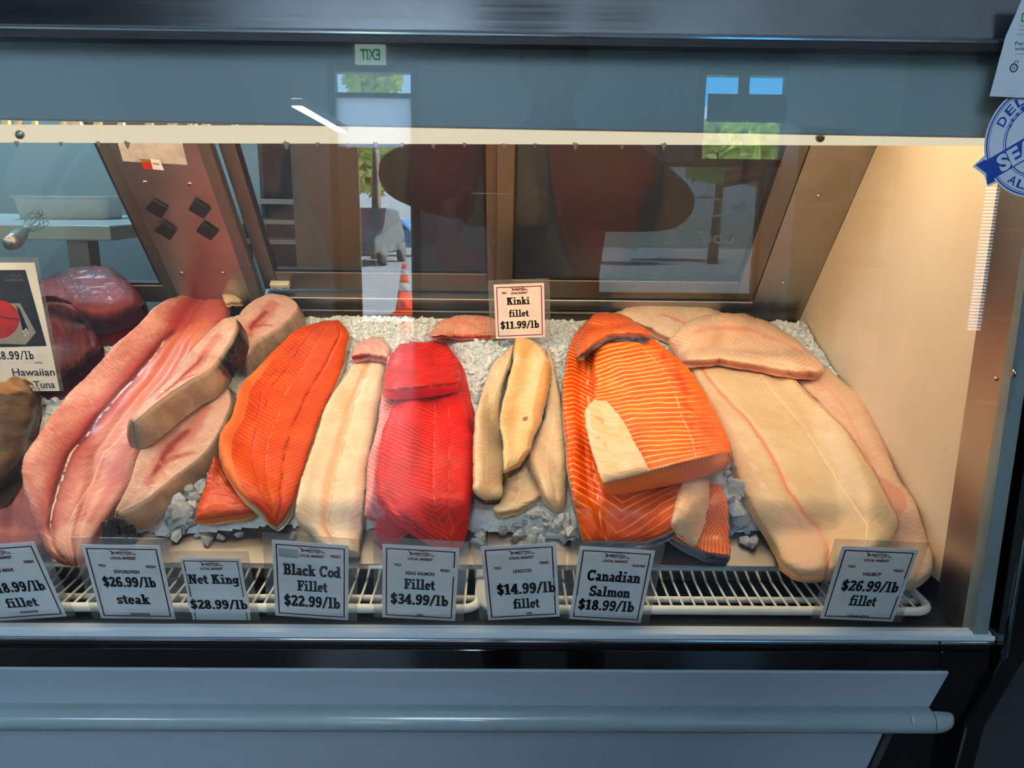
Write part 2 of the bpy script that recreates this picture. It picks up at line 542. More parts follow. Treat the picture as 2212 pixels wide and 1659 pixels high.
# white kick-in panel with its slanted end
def yz_panel(p0, p1, thick, xe0, xe1, name, mat, bev=0.0015):
    """A panel leaning from (y, z) p0 to p1 whose right end runs from xe0 to xe1."""
    n = Vector((0, -(p1[1] - p0[1]), (p1[0] - p0[0]))).normalized()
    if n.y < 0: n = -n
    pts = [(XL, p0[0], p0[1]), (xe0, p0[0], p0[1]), (xe1, p1[0], p1[1]), (XL, p1[0], p1[1])]
    return MB().extrude(pts, n * thick).build(name, mat, case, bevel=bev)
zq = zp(1450, 0.826)
pa = hit(2050, 1459, (0, 0.826, 0), (0, 1, 0))
pb = at_y(2004, 1536, 0.850)
yz_panel((0.826, zq), (0.850, float(pb[2])), 0.012, float(pa[0]), float(pb[0]), 'white_upper_panel', M_WHITE)
MB().prism([(0.8405, zb - 0.002), (0.870, float(pb[2]) - 0.03), (0.95, float(pb[2]) - 0.03), (0.95, zb - 0.002)], XL, XR + 0.02).build('black_end_skirt', M_BLACK, case)
# bumper: a half round tube standing out below the panel
bc = at_y(1106, 1555, 0.838)
br = 0.0148
bz = float(bc[2])
xe = float(at_y(2010, 1556, 0.838)[0])
ring = []
for i in range(25):
    w = math.pi / 2 + math.pi * i / 24
    ring.append((0.838 + br * 0.95 * math.cos(w), bz + br * math.sin(w)))
bump = MB().prism(ring + [(0.86, bz - br), (0.86, bz + br)], XL, xe).build('bumper', M_BUMP, case, True)
bump.modifiers.new('es', 'EDGE_SPLIT').split_angle = R(40)
vs, fs, seg = [], [], 20
rings = 10
for j in range(rings + 1):
    a = math.pi / 2 * j / rings
    for i in range(25):
        w = math.pi / 2 + math.pi * i / 24
        vs.append((xe + 0.0008 + 0.030 * math.sin(a), 0.846 + (br * 0.95 * math.cos(w) - 0.008) * (0.25 + 0.75 * math.cos(a)), bz + br * math.sin(w) * (0.35 + 0.65 * math.cos(a))))
for j in range(rings):
    for i in range(24):
        fs.append((j * 25 + i, j * 25 + i + 1, j * 25 + 26 + i, j * 25 + 25 + i))
fs.append(tuple(rings * 25 + i for i in range(25)))
MB()._add(vs, fs).build('bumper_end_cap', M_BUMP, bump, True)
mb = MB(); p = at_y(1972, 1556, 0.824)
q = np.array(p)
mb.extrude([q + np.array(d) for d in ((-0.002, 0, 0.006), (0.001, 0, 0.004), (0.003, 0, -0.004), (0.0035, 0, -0.007), (0.0, 0, -0.003))], (0, 0.002, 0))
mb.build('paper_scrap', M_PAPER, bump)
# lower panel
pc, pd = at_y(1922, 1580, 0.868), at_y(1886, 1659, 0.894)
zz1 = float(pd[2]) - 0.02
yz_panel((0.868, bz - br + 0.003), (0.900, zz1), 0.012, float(pc[0]), float(pd[0]) - 0.008, 'white_lower_panel', M_WHITE)
MB().extrude([(float(pc[0]) + 0.004, 0.869, bz - br + 0.003), (float(pc[0]) + 0.014, 0.869, bz - br + 0.003), (float(pd[0]) + 0.006, 0.901, zz1), (float(pd[0]) - 0.004, 0.901, zz1)], (0, 0.01, 0)).build('side_trim', M_ALUD, case)
MB().box(XL, XR + 0.02, 0.915, 1.5, 0.1, float(pb[2]) - 0.031).build('black_base', M_BLACK, case)

# rear wall of the case: frames, pillar and sliding doors on the leaning plane
WT = RL + 0.16
x_pl0, x_pl1 = -0.621, -0.481          # the steel pillar
mb = MB(); rear_box(mb, 0.483, XR - 0.001, -0.02, WT, -0.02, 0.0)
pl_r = mb.build('rear_corner_panel', M_STEEL, case)
for px, py in ((1768, 424), (1692, 612)):
    x, w = rear(px, py); screw(pl_r, rp(x, w), RN, 0.0045)
mb = MB(); rear_box(mb, x_pl0, x_pl1, -0.02, WT, -0.02, 0.0)
pillar = mb.build('rear_pillar', M_STEEL, case)
for px, py in ((314, 394), (411, 398), (393, 590), (482, 590)):
    x, w = rear(px, py); screw(pillar, rp(x, w), RN, 0.0045)
def rear_quad(pxs, off, thick, name, mat, parent, bev=0.0):
    pts = []
    for px, py in pxs:
        x, w = rear(px, py)
        pts.append(rp(x, w, off))
    return MB().extrude(pts, Vector(RN) * thick).build(name, mat, parent, bevel=bev)
for q in (((332, 427), (365, 446), (350, 468), (314, 448)), ((424, 428), (457, 450), (441, 469), (408, 449)),
          ((353, 474), (384, 495), (369, 515), (334, 494)), ((441, 477), (473, 498), (457, 516), (425, 496))):
    rear_quad(q, 0.0, 0.006, 'black_pad', M_RUBBER, pillar, 0.0015)
M_LABEL = plain('frosted label film', rgb(190, 180, 172), 0.35, 0.0, 0.12, 60)
rear_quad(((252, 300), (392, 300), (405, 356), (266, 348)), 0.0, 0.0006, 'blank_label', M_LABEL, pillar)
stk = rear_quad(((303, 341), (345, 345), (355, 367), (310, 363)), 0.0008, 0.0004, 'small_sticker', M_PAPER, pillar)
rear_quad(((303, 341), (325, 343), (327, 350), (305, 348)), 0.0013, 0.0002, 'green_patch', plain('olive print', rgb(120, 122, 30), 0.5), stk)
rear_quad(((305, 348), (327, 350), (331, 365), (310, 363)), 0.0013, 0.0002, 'red_patch', plain('red print', rgb(196, 40, 26), 0.5), stk)
for k in range(4):
    rear_quad(((331 + 3.6 * k, 350 + 0.5 * k), (333 + 3.6 * k, 350 + 0.5 * k), (333.6 + 3.6 * k, 354 + .5 * k), (331.6 + 3.6 * k, 354 + .5 * k)), 0.0013, 0.0002, 'red_dot', plain('red print', rgb(170, 60, 60), 0.5), stk)
# steel jamb beside the pillar and rail under the doors
mb = MB(); rear_box(mb, x_pl1 + 0.001, x_pl1 + 0.022, -0.02, WT, -0.01, 0.010)
mb.build('door_jamb', M_ALU, case, bevel=0.002)
mb = MB(); rear_box(mb, x_pl1 + 0.024, 0.482, 0.034, 0.060, -0.03, 0.004)
mb.build('door_track', M_STEEL, case, bevel=0.002)
mb = MB(); rear_box(mb, x_pl1 + 0.024, 0.482, 0.008, 0.030, -0.03, 0.008)
mb.build('door_track', M_ALU, case, bevel=0.002)
mb = MB(); rear_box(mb, XL, XR - 0.001, -0.075, -0.021, -0.03, 0.003)
mb.build('rear_ledge', M_STEEL, case, bevel=0.002)

def sliding_door(x0, x1, w0, off, sl, sr, bot, parent):
    d = MB()
    rear_box(d, x0, x0 + sl, w0, WT, off - 0.012, off)
    rear_box(d, x1 - sr, x1, w0, WT, off - 0.012, off)
    rear_box(d, x0 + sl, x1 - sr, w0, w0 + bot, off - 0.012, off)
    fr = d.build('sliding_door', M_ALU, parent, bevel=0.002)
    b = MB()
    rear_box(b, x0 + sl, x0 + sl + 0.005, w0 + bot, WT, off - 0.011, off - 0.003)
    rear_box(b, x1 - sr - 0.005, x1 - sr, w0 + bot, WT, off - 0.011, off - 0.003)
    rear_box(b, x0 + sl, x1 - sr, w0 + bot, w0 + bot + 0.005, off - 0.011, off - 0.003)
    b.build('glazing_seal', M_GASKET, fr)
    p = MB(); rear_box(p, x0 + sl + 0.001, x1 - sr - 0.001, w0 + bot + 0.001, WT, off - 0.008, off - 0.004)
    p.build('door_pane', M_DGLASS, fr)
    return fr
dl = sliding_door(x_pl1 + 0.024, 0.0, 0.064, -0.015, 0.026, 0.03, 0.044, case)
dr = sliding_door(-0.012, 0.482, 0.064, 0.000, 0.029, 0.037, 0.044, case)
df = sliding_door(XL, x_pl0 - 0.001, 0.034, -0.006, 0.03, 0.024, 0.044, case)
q = MB(); x, w = rear(603, 622); rear_box(q, x - 0.018, x + 0.018, w - 0.006, w + 0.006, -0.015, -0.002)
lt = q.build('door_guide', plain('cream nylon', rgb(205, 198, 178), 0.45), dl, bevel=0.002)
for dx in (-0.009, 0.009): screw(lt, rp(x + dx, w, -0.002), RN, 0.0028)

# the deck: sloped steel bed with a front ledge
DA = math.atan2(0.24, 0.55)
DO = np.array([0.0, 0.95, H - 0.490])
DS = np.array([0.0, math.cos(DA), math.sin(DA)])
DN = np.array([0.0, -math.sin(DA), math.cos(DA)])
DX = np.array([1.0, 0, 0])
def dk(x, s, h=0.0): return tuple(DO + DX * x + DS * s + DN * h)
def deck_hit(px, py, h):
    """Deck coordinates (x, s) of pixels at height h over the deck (arrays)."""
    d = ray(px, py)
    h = np.asarray(h, float)
    t = (h - (CAMP - DO) @ DN) / (d @ DN)
    P = CAMP - DO + d * t[..., None]
    return P[..., 0], P @ DS
mb = MB()
mb.extrude([dk(XL, 0.0), dk(XR - 0.002, 0.0), dk(XR - 0.002, 0.60), dk(XL, 0.60)], Vector(DN) * -0.006)
tray = mb.build('deck_tray', steel('worn deck steel', (0.27, 0.25, 0.23, 1), 0.42), case, bevel=0.0015)
mb = MB().extrude([dk(XL, -0.0005, 0.0005), dk(XR - 0.002, -0.0005, 0.0005), dk(XR - 0.002, -0.0035, -0.004), dk(XL, -0.0035, -0.004)], Vector((0, 0.002, -0.016)))
mb.build('tray_lip', M_CHROME, tray, bevel=0.001)
for x in (-0.62, -0.02, 0.5):
    mb = MB().extrude([dk(x, 0.001, 0.0004), dk(x + 0.0015, 0.001, 0.0004), dk(x + 0.0015, 0.6, 0.0004), dk(x, 0.6, 0.0004)], Vector(DN) * 0.0006)
    mb.build('tray_seam', M_GASKET, tray)
# floor of the well under the racks and the inside of the front
MB().box(XL, XR - 0.001, 0.868, 1.5, H - 0.60, H - 0.592).build('well_floor', M_BLACK, case)
MB().prism([(0.853, H - 0.592), (0.853, z0 - 0.003), (0.862, z0 - 0.003), (0.862, H - 0.592)], XL, XR - 0.002).build('inner_front', plain('dark inner front', rgb(62, 62, 54), 0.4, 0.3), case)
MB().box(XL, XR - 0.001, 1.02, 1.03, H - 0.592, H - 0.49).build('well_back', M_BLACK, case)

# ------------------------------------------------------------------ wire racks in the well
RZ = H - 0.515
def rack(x0, x1, parent_name, label):
    r = empty('wire_rack', ((x0 + x1) / 2, 0.94, RZ))
    tag(r, label, 'wire rack', 'white wire racks in the front well')
    y0, y1, c = 0.880, 1.012, 0.022
    pts = []
    for cx, cy, a0 in ((x1 - c, y1 - c, 0), (x0 + c, y1 - c, 90), (x0 + c, y0 + c, 180), (x1 - c, y0 + c, 270)):
        for k in range(7):
            a = R(a0 + 15 * k)
            pts.append((cx + c * math.cos(a), cy + c * math.sin(a), RZ))
    MB().tube(pts, 0.0058, 12, closed=True).build('rim', M_WIRE, r, True)
    MB().tube([(x0, 0.915, RZ - 0.005), (x1, 0.915, RZ - 0.005)], 0.0042, 10).build('cross_bar', M_WIRE, r, True)
    w = MB()
    n = int((x1 - x0 - 0.03) / 0.0145)
    for k in range(n):
        x = x0 + 0.018 + k * (x1 - x0 - 0.036) / (n - 1)
        w.tube([(x, y0 + 0.002, RZ), (x, y1, RZ)], 0.0016, 8)
    w.build('rods', M_WIRE, r, True)
rack(-1.20, -0.632, '', 'white wire rack cut off by the left edge, below the MAHI MAHI tag')
rack(-0.622, -0.028, '', 'white wire rack in the well below the swordfish, cod and king salmon tags')
rack(-0.022, 0.555, '', 'white wire rack in the well below the Canadian salmon and halibut')
# ------------------------------------------------------------------ height map of what lies on the deck
HX0, HX1, HS0, HS1, HC = -1.08, 0.60, -0.14, 0.66, 0.003
HNX, HNS = int((HX1 - HX0) / HC) + 1, int((HS1 - HS0) / HC) + 1

def vnoise(x, y, seed=0):
    """Smooth value noise in 0..1."""
    xi, yi = np.floor(x).astype(int), np.floor(y).astype(int)
    fx, fy = x - xi, y - yi
    fx, fy = fx * fx * (3 - 2 * fx), fy * fy * (3 - 2 * fy)
    def h(a, b):
        n = (a * 374761393 + b * 668265263 + seed * 974634777) & 0x7fffffff
        n = ((n ^ (n >> 13)) * 1274126177) & 0x7fffffff
        return ((n ^ (n >> 16)) & 0xffff) / 65535.0
    return (h(xi, yi) * (1 - fx) + h(xi + 1, yi) * fx) * (1 - fy) + (h(xi, yi + 1) * (1 - fx) + h(xi + 1, yi + 1) * fx) * fy

def fnoise(x, y, seed=0, oct=3):
    a, s, t = 0.0, 1.0, 0.0
    for k in range(oct):
        a = a + s * vnoise(x * 2 ** k, y * 2 ** k, seed + k); t += s; s *= 0.5
    return a / t

def ss(a, b, x):
    t = np.clip((x - a) / (b - a), 0, 1)
    return t * t * (3 - 2 * t)

gx = HX0 + HC * np.arange(HNX)
gs = HS0 + HC * np.arange(HNS)
GX, GS = np.meshgrid(gx, gs)
def ice_height(x, s):
    edge = 0.062 + 0.018 * (vnoise(x * 14, x * 0, 3) - 0.5) + 0.012 * (vnoise(x * 40, x * 0, 5) - 0.5)
    h = 0.014 + 0.016 * fnoise(x * 11, s * 11, 1) + 0.006 * fnoise(x * 60, s * 60, 9)
    return h * ss(edge - 0.01, edge + 0.018, s)
ICE = ice_height(GX, GS)
HM = np.where(GS < 0, 0.004 + np.clip(-GS * 0.22, 0, 0.03), np.maximum(ICE, 0.001))
COVER = np.zeros_like(HM, bool)

def shift_max(A, r):
    B = A.copy()
    for k in range(1, r + 1):
        B[:, k:] = np.maximum(B[:, k:], A[:, :-k]); B[:, :-k] = np.maximum(B[:, :-k], A[:, k:])
    C = B.copy()
    for k in range(1, r + 1):
        C[k:] = np.maximum(C[k:], B[:-k]); C[:-k] = np.maximum(C[:-k], B[k:])
    return C

def box_blur(A, r):
    for ax in (0, 1):
        P = np.pad(A, [(r + 1, r) if a == ax else (0, 0) for a in (0, 1)], mode='edge')
        c = np.cumsum(P, axis=ax)
        n = 2 * r + 1
        A = ((c[n:] - c[:-n]) if ax == 0 else (c[:, n:] - c[:, :-n])) / n
    return A

def sample(A, x, s):
    i = np.clip((x - HX0) / HC, 0, HNX - 1.001); j = np.clip((s - HS0) / HC, 0, HNS - 1.001)
    i0, j0 = i.astype(int), j.astype(int)
    a, b = i - i0, j - j0
    return (A[j0, i0] * (1 - a) + A[j0, i0 + 1] * a) * (1 - b) + (A[j0 + 1, i0] * (1 - a) + A[j0 + 1, i0 + 1] * a) * b

def stamp(x, s, h):
    """Raise the height map to a surface given on a grid of points."""
    global HM
    K = 4
    for a in range(K):
        for b in range(K):
            fa, fb = a / K, b / K
            def bl(Q): return (Q[:-1, :-1] * (1 - fa) + Q[1:, :-1] * fa) * (1 - fb) + (Q[:-1, 1:] * (1 - fa) + Q[1:, 1:] * fa) * fb
            X, Sx, Hh = bl(x), bl(s), bl(h)
            i = np.clip(np.round((X - HX0) / HC).astype(int), 0, HNX - 1)
            j = np.clip(np.round((Sx - HS0) / HC).astype(int), 0, HNS - 1)
            np.maximum.at(HM, (j, i), Hh)
            COVER[j, i] = True

def spline(P, n):
    """Catmull-Rom through the rows of P, n samples."""
    P = np.asarray(P, float)
    mid = (P[:, :2] + P[:, 2:4]) / 2
    t = np.concatenate([[0], np.cumsum(np.maximum(np.linalg.norm(np.diff(mid, axis=0), axis=1), 4.0))])
    t /= t[-1]
    m = np.gradient(P, t, axis=0)
    u = np.linspace(0, 1, n)
    k = np.clip(np.searchsorted(t, u, side='right') - 1, 0, len(t) - 2)
    h = (t[k + 1] - t[k])[:, None]
    q = ((u - t[k]) / (t[k + 1] - t[k]))[:, None]
    return ((2 * q**3 - 3 * q**2 + 1) * P[k] + (q**3 - 2 * q**2 + q) * h * m[k] + (-2 * q**3 + 3 * q**2) * P[k + 1] + (q**3 - q**2) * h * m[k + 1])

def grid_faces(nu, nv, off=0, flip=False):
    fs = []
    for i in range(nu - 1):
        for j in range(nv - 1):
            a = off + i * nv + j
            q = (a, a + nv, a + nv + 1, a + 1)
            fs.append(q[::-1] if flip else q)
    return fs

def put_attr(me, name, arr):
    a = me.attributes.new(name, 'FLOAT_VECTOR', 'POINT')
    a.data.foreach_set('vector', np.asarray(arr, np.float32).ravel())

class Piece: pass

def slab(secs, thick, edge=(0.3, 0.3), ends=(0.3, 0.3), k=4.0, rnd=0.5, wend=0.12, nu=90, nv=44, wob=1.5, rough=0.0012, seed=0, drape=3, groove=None, lift=0.0, sag=1.0):
    """The upper and lower surface of a piece of fish laid over whatever is already on the deck."""
    S4 = spline(secs, nu)
    if wob:
        uu = np.linspace(0, 9, nu)
        for c in range(4):
            S4[:, c] += wob * 2 * (vnoise(uu * 1.7, uu * 0, seed * 7 + c) - 0.5) * np.sin(np.linspace(0, np.pi, nu)) ** 0.3
            S4[:, c] += wob * 1.2 * (vnoise(uu * 6.1, uu * 0, seed * 7 + c + 50) - 0.5) + wob * 0.7 * (vnoise(uu * 17.3, uu * 0, seed * 7 + c + 90) - 0.5)
    tv = np.linspace(0, 1, nv)
    v = 0.5 * tv + 0.5 * (0.5 - 0.5 * np.cos(np.pi * tv))
    PX = S4[:, None, 0] * (1 - v) + S4[:, None, 2] * v
    PY = S4[:, None, 1] * (1 - v) + S4[:, None, 3] * v
    u = np.linspace(0, 1, nu)
    U, V = np.meshgrid(u, v, indexing='ij')
    e = edge[0] * (1 - V) + edge[1] * V
    rr = np.clip(1 - np.abs(2 * V - 1) ** k, 0, 1) ** rnd
    prof = e + (1 - e) * rr
    def endf(t, a): 
        q = np.clip(1 - t / wend, 0, 1)
        return a + (1 - a) * np.sqrt(1 - q * q)
    T = thick * prof * endf(U, ends[0]) * endf(1 - U, ends[1])
    if callable(groove): T = T + groove(U, V)
    T = T + rough * (fnoise(U * 14 + seed, V * 7, seed) - 0.5) * 2 * rr + rough * 1.6 * (vnoise(U * 5 + seed, V * 3, seed + 3) - 0.5) * rr
    T = np.maximum(T, 0.0012) + lift
    B = HM
    if drape:
        B = box_blur(box_blur(shift_max(HM, drape * 2), drape), drape)
        B = np.maximum(B, HM)
    h = np.full_like(T, 0.03)
    for it in range(14):
        x, s = deck_hit(PX, PY, h)
        hn = sample(B, x, s) + T
        h = 0.5 * h + 0.5 * hn
    x, s = deck_hit(PX, PY, h)
    hb = np.minimum(sample(B, x, s) + 0.0004 + lift * 0.5, h - 0.0006)
    p = Piece()
    p.U, p.V, p.x, p.s, p.h, p.hb, p.T, p.nu, p.nv = U, V, x, s, h, hb, T, nu, nv
    ds = np.hypot(np.diff(x.mean(1)), np.diff(s.mean(1)))
    p.along = np.concatenate([[0], np.cumsum(ds)])
    wid = np.hypot(x[:, -1] - x[:, 0], s[:, -1] - s[:, 0])
    p.across = (V - 0.5) * wid[:, None]
    stamp(x, s, h)
    return p

def world(x, s, h):
    return DO + x[..., None] * DX + s[..., None] * DS + h[..., None] * DN

def piece_mesh(name, p, mat, parent, skin=None, skin_name='skin', grow=0.0, lo=0.0, under=0.0):
    """Flesh (top, and sides unless a skin is given); the skin wraps sides and underside."""
    nu, nv = p.nu, p.nv
    top = world(p.x, p.s, p.h + grow).reshape(-1, 3)
    fm = np.stack([np.repeat(p.along[:, None], nv, 1), p.across, np.zeros_like(p.U)], -1).reshape(-1, 3)
    fu = np.stack([p.U, p.V, np.zeros_like(p.U)], -1).reshape(-1, 3)
    ring = [i * nv for i in range(nu)] + [(nu - 1) * nv + j for j in range(1, nv)] + [i * nv + nv - 1 for i in range(nu - 2, -1, -1)] + [j for j in range(nv - 2, 0, -1)]
    rng = np.array(ring)
    xc, sc = p.x.mean(), p.s.mean()
    fx, fs_, fh, fb = p.x.ravel(), p.s.ravel(), p.h.ravel(), p.hb.ravel()
    # rings of the side wall from the top edge down to the underside
    rows, rfu, rfm = [], [], []
    ks = (0.0, 0.3, 0.65, 1.0)
    cx = np.roll(fx[rng], -1) - np.roll(fx[rng], 1); cs = np.roll(fs_[rng], -1) - np.roll(fs_[rng], 1)
    ln = np.hypot(cx, cs) + 1e-9
    nx, ns = cs / ln, -cx / ln
    if np.sum(nx * (fx[rng] - xc) + ns * (fs_[rng] - sc)) < 0: nx, ns = -nx, -ns
    th = fh[rng] - fb[rng]
    for kk in ks:
        bul = 0.10 * np.sin(np.pi * min(kk, 1) * 0.9) - (under * kk)
        hh = fh[rng] + grow * (1 - kk) - th * kk
        rows.append(world(fx[rng] + nx * th * bul, fs_[rng] + ns * th * bul, hh))
        a = fu[rng].copy(); a[:, 2] = max(kk, 0.001); rfu.append(a)
        rfm.append(fm[rng])
    nr = len(ring)
    sv = np.concatenate(rows); sfu = np.concatenate(rfu); sfm = np.concatenate(rfm)
    sf = []
    for a in range(len(ks) - 1):
        for i in range(nr):
            j = (i + 1) % nr
            sf.append((a * nr + i, a * nr + j, (a + 1) * nr + j, (a + 1) * nr + i))
    # underside
    bot = world(p.x, p.s, p.hb).reshape(-1, 3)
    nt = nu * nv
    def mk(nm, vs, fs, FU, FM, m, par):
        me = bpy.data.meshes.new(nm)
        me.from_pydata(vs.tolist(), [], fs); me.update()
        put_attr(me, 'fu', FU); put_attr(me, 'fm', FM)
        bm = bmesh.new(); bm.from_mesh(me)
        bmesh.ops.remove_doubles(bm, verts=bm.verts, dist=1e-6)
        bmesh.ops.recalc_face_normals(bm, faces=bm.faces)
        bm.to_mesh(me); bm.free()
        return link_mesh(nm, me, m, par, True)
    FU0, FM0 = fu, fm
    fub = fu.copy(); fub[:, 2] = 1.0
    if skin is None:
        vs = np.concatenate([top, sv, bot])
        fs = grid_faces(nu, nv) + [tuple(nt + i for i in q) for q in sf] + grid_faces(nu, nv, nt + len(sv), True)
        return mk(name, vs, fs, np.concatenate([FU0, sfu, fub]), np.concatenate([FM0, sfm, fm]), mat, parent)
    o = mk(name, top, grid_faces(nu, nv), FU0, FM0, mat, parent)
    vs = np.concatenate([sv, bot])
    fs = list(sf) + grid_faces(nu, nv, len(sv), True)
    mk(skin_name, vs, fs, np.concatenate([sfu, fub]), np.concatenate([sfm, fm]), skin, parent)
    return o

# ------------------------------------------------------------------ fish materials
def flesh(name, base, var, lines=(), fibre=None, stripes=None, patches=(), side=None, rough=0.42, sss=0.06, mott=22, sssr=(1, 0.35, 0.2), bump=0.5, coat=0.24, spec=0.35, freckle=None, grain=0.0):
    """Wet fish flesh. lines: (points of v over u, half width, colour, strength); stripes: dict of the pale fat lines."""
    nb = NB(name)
    vu, u, v, side_s = nb.attr('fu')
    vm, a, c, _ = nb.attr('fm')
    n1 = nb.noise(vm, mott, 4)
    n2 = nb.noise(vm, mott * 5, 3)
    col = nb.mix((n1 * 0.75 + n2 * 0.25).step(0.36, 0.64), base, var)
    hgt = n1 * 0.5
    if fibre:
        fs, fa, fc, fang = fibre                     # fine muscle fibres running across
        q = nb.vec(a * fs + c.abs() * fs * fang, c * fs * 0.14, 0.0)
        w = nb.noise(q, 1.0, 2, 0.5).step(0.45, 0.65)
        col = nb.mix(w * fa, col, fc)
        hgt = hgt + w * 0.3
    if stripes:
        st = stripes
        cc = c - st.get('c0', 0.0)
        if 'cu' in st: cc = cc - (u - 0.5) * st['cu']
        k = st['k']
        wv = nb.noise(vm, st.get('ws', 16), 2) * st.get('wob', 0.012)
        bend = (cc.abs() + 0.0001).pow(st.get('p', 1.0)) * k
        if 'cv' in st:
            bend = ((c - st['cv']).abs() * -1.0 + ((c - st['ca']) * st.get('s2', 1.0)).max(0.0) * 2.0) * k
        fine = nb.noise(vm, 70, 2) * 0.0016
        lam = (a * st.get('sgn', 1.0) + bend + wv + fine + cc * st.get('tilt', 0.0)) * (2 * math.pi / st['period'])
        sn = lam.sin() * 0.5 + 0.5
        t = st.get('thin', 0.9)
        ln = sn.step(t, min(0.999, t + 0.09))
        am = nb.noise(vm, 9, 2).step(0.25, 0.5)
        fade = 1.0
        if 'fade' in st:
            for (lo, hi) in st['fade']:
                fade = v.step(lo, hi) * fade
        f = ln * am * fade * st.get('amt', 0.9)
        col = nb.mix(sn.step(0.0, 1.0) * st.get('ga', 0.22) * fade, col, st.get('glow', st['col']))
        col = nb.mix(f, col, st['col'])
        hgt = hgt + ln * 0.5
    for (pts, hw, lc, amt, *rest) in lines:
        # v position of the line as a polyline in u
        pos = None
        for (u0, v0), (u1, v1) in zip(pts[:-1], pts[1:]):
            seg = nb.maprange(u, u0, u1, 0.0, v1 - v0, False)
            x = nb.n('ShaderNodeClamp')
            pos = seg if pos is None else pos + seg
        pos = pos + pts[0][1]
        ns = rest[0] if rest else 0.02
        wob = (nb.noise(vm, 26, 3) - 0.5) * ns
        d = (v - pos + wob).abs()
        g = nb.noise(vm, 45, 2) * 0.7 + 0.65
        f = (d / g).step(hw, hw * 0.15) * u.step(pts[0][0] - 0.02, pts[0][0] + 0.02) * u.step(pts[-1][0] + 0.02, pts[-1][0] - 0.02)
        if len(rest) > 1: f = f * nb.noise(vm, rest[1], 2).step(0.42, 0.56)
        col = nb.mix(f * amt, col, lc)
    for (uc, vc, ru, rv, pc, amt, *rest) in patches:
        ns = rest[0] if rest else 0.5
        d = (((u - uc) / ru).pow(2.0) + ((v - vc) / rv).pow(2.0)) + (nb.noise(vm, 40, 3) - 0.5) * ns
        col = nb.mix(d.step(1.1, 0.75) * amt, col, pc)
        
    if freckle:
        fr, fcol, fsz = freckle
        col = nb.mix(nb.noise(vm, fsz, 2).step(0.64, 0.70) * fr, col, fcol)
    if side is not None:
        col = nb.mix(side_s.step(0.02, 0.25), col, side)
    nrm = nb.bump(hgt + n2 * 0.4, bump, 0.0022)
    rg = n2 * 0.3 + (rough - 0.1)
    sh = nb.principled(col, rg, 0.0, nrm, Subsurface_Weight=sss, Subsurface_Scale=0.012, Subsurface_Radius=sssr, Coat_Weight=coat, Coat_Roughness=0.2, Specular_IOR_Level=spec)
    return nb.done(sh)

def skin_mat(name, base, var, dark=None, rough=0.3, metal=0.0, coat=0.6):
    nb = NB(name)
    vu, u, v, sd = nb.attr('fu')
    vm, a, c, _ = nb.attr('fm')
    vm = nb.vec(a, c, sd * 0.045)
    n = nb.noise(vm, 30, 4); n2 = nb.noise(vm, 160, 2)
    col = nb.mix(n.step(0.35, 0.65), base, var)
    if dark:
        dc, u0, u1 = dark
        col = nb.mix((u + (n - 0.5) * 0.12).step(u0, u1), col, dc)
    col = nb.mix(n2.step(0.55, 0.72) * 0.35, col, tuple(x * 0.5 for x in base[:3]) + (1,))
    col = nb.mix(sd.step(0.18, 0.0) * 0.8, col, rgb(232, 206, 176))
    return nb.done(nb.principled(col, rough, metal, nb.bump(n2, 0.2, 0.001), Coat_Weight=coat, Coat_Roughness=0.12))

def film(name, tint, amt=0.10, scale=60, crinkle=0.9):
    """Crinkled cling film."""
    nb = NB(name)
    v, x, y, z = nb.coord()
    w = nb.noise(v, scale * 0.5, 3, 0.6, 1.5)
    rid = ((w - 0.5).abs() * 9.0).step(0.0, 0.45)
    wr = nb.voronoi(nb.vec(x * 1.0 + w * 0.05, y, z), scale, 'DISTANCE_TO_EDGE')
    nrm = nb.bump(rid * 0.7 + wr * 0.8, crinkle, 0.004)
    lw = nb.n('ShaderNodeLayerWeight'); lw.inputs['Blend'].default_value = 0.5
    fac = (S(nb, lw.outputs['Facing']).pow(4.0) * 0.16 + amt) * (rid * 0.7 + 0.3) + (wr.step(0.03, 0.0) * rid) * amt * 5.0
    tr = nb.n('ShaderNodeBsdfTransparent'); tr.inputs[0].default_value = tint
    gl = nb.n('ShaderNodeBsdfGlossy'); gl.inputs['Roughness'].default_value = 0.1; gl.inputs['Color'].default_value = (0.5, 0.5, 0.5, 1)
    nb.nt.links.new(nrm.s, gl.inputs['Normal'])
    mx = nb.n('ShaderNodeMixShader')
    nb.put(mx.inputs[0], fac); nb.nt.links.new(tr.outputs[0], mx.inputs[1]); nb.nt.links.new(gl.outputs[0], mx.inputs[2])
    return nb.done(mx.outputs[0])

def ftop(name, label, p, cat='fish', group=None):
    c = world(np.array(p.x.mean()), np.array(p.s.mean()), np.array(p.hb.min()))
    o = empty(name, tuple(float(q) for q in c))
    return tag(o, label, cat, group)

def bump_line(v0s, w, d):
    """A dent along a line of v over u (metres deep)."""
    us, vs = [p[0] for p in v0s], [p[1] for p in v0s]
    return lambda U, V: -d * np.exp(-((V - np.interp(U, us, vs)) / w) ** 2)

def summed(*fs):
    return lambda U, V: sum(f(U, V) for f in fs)

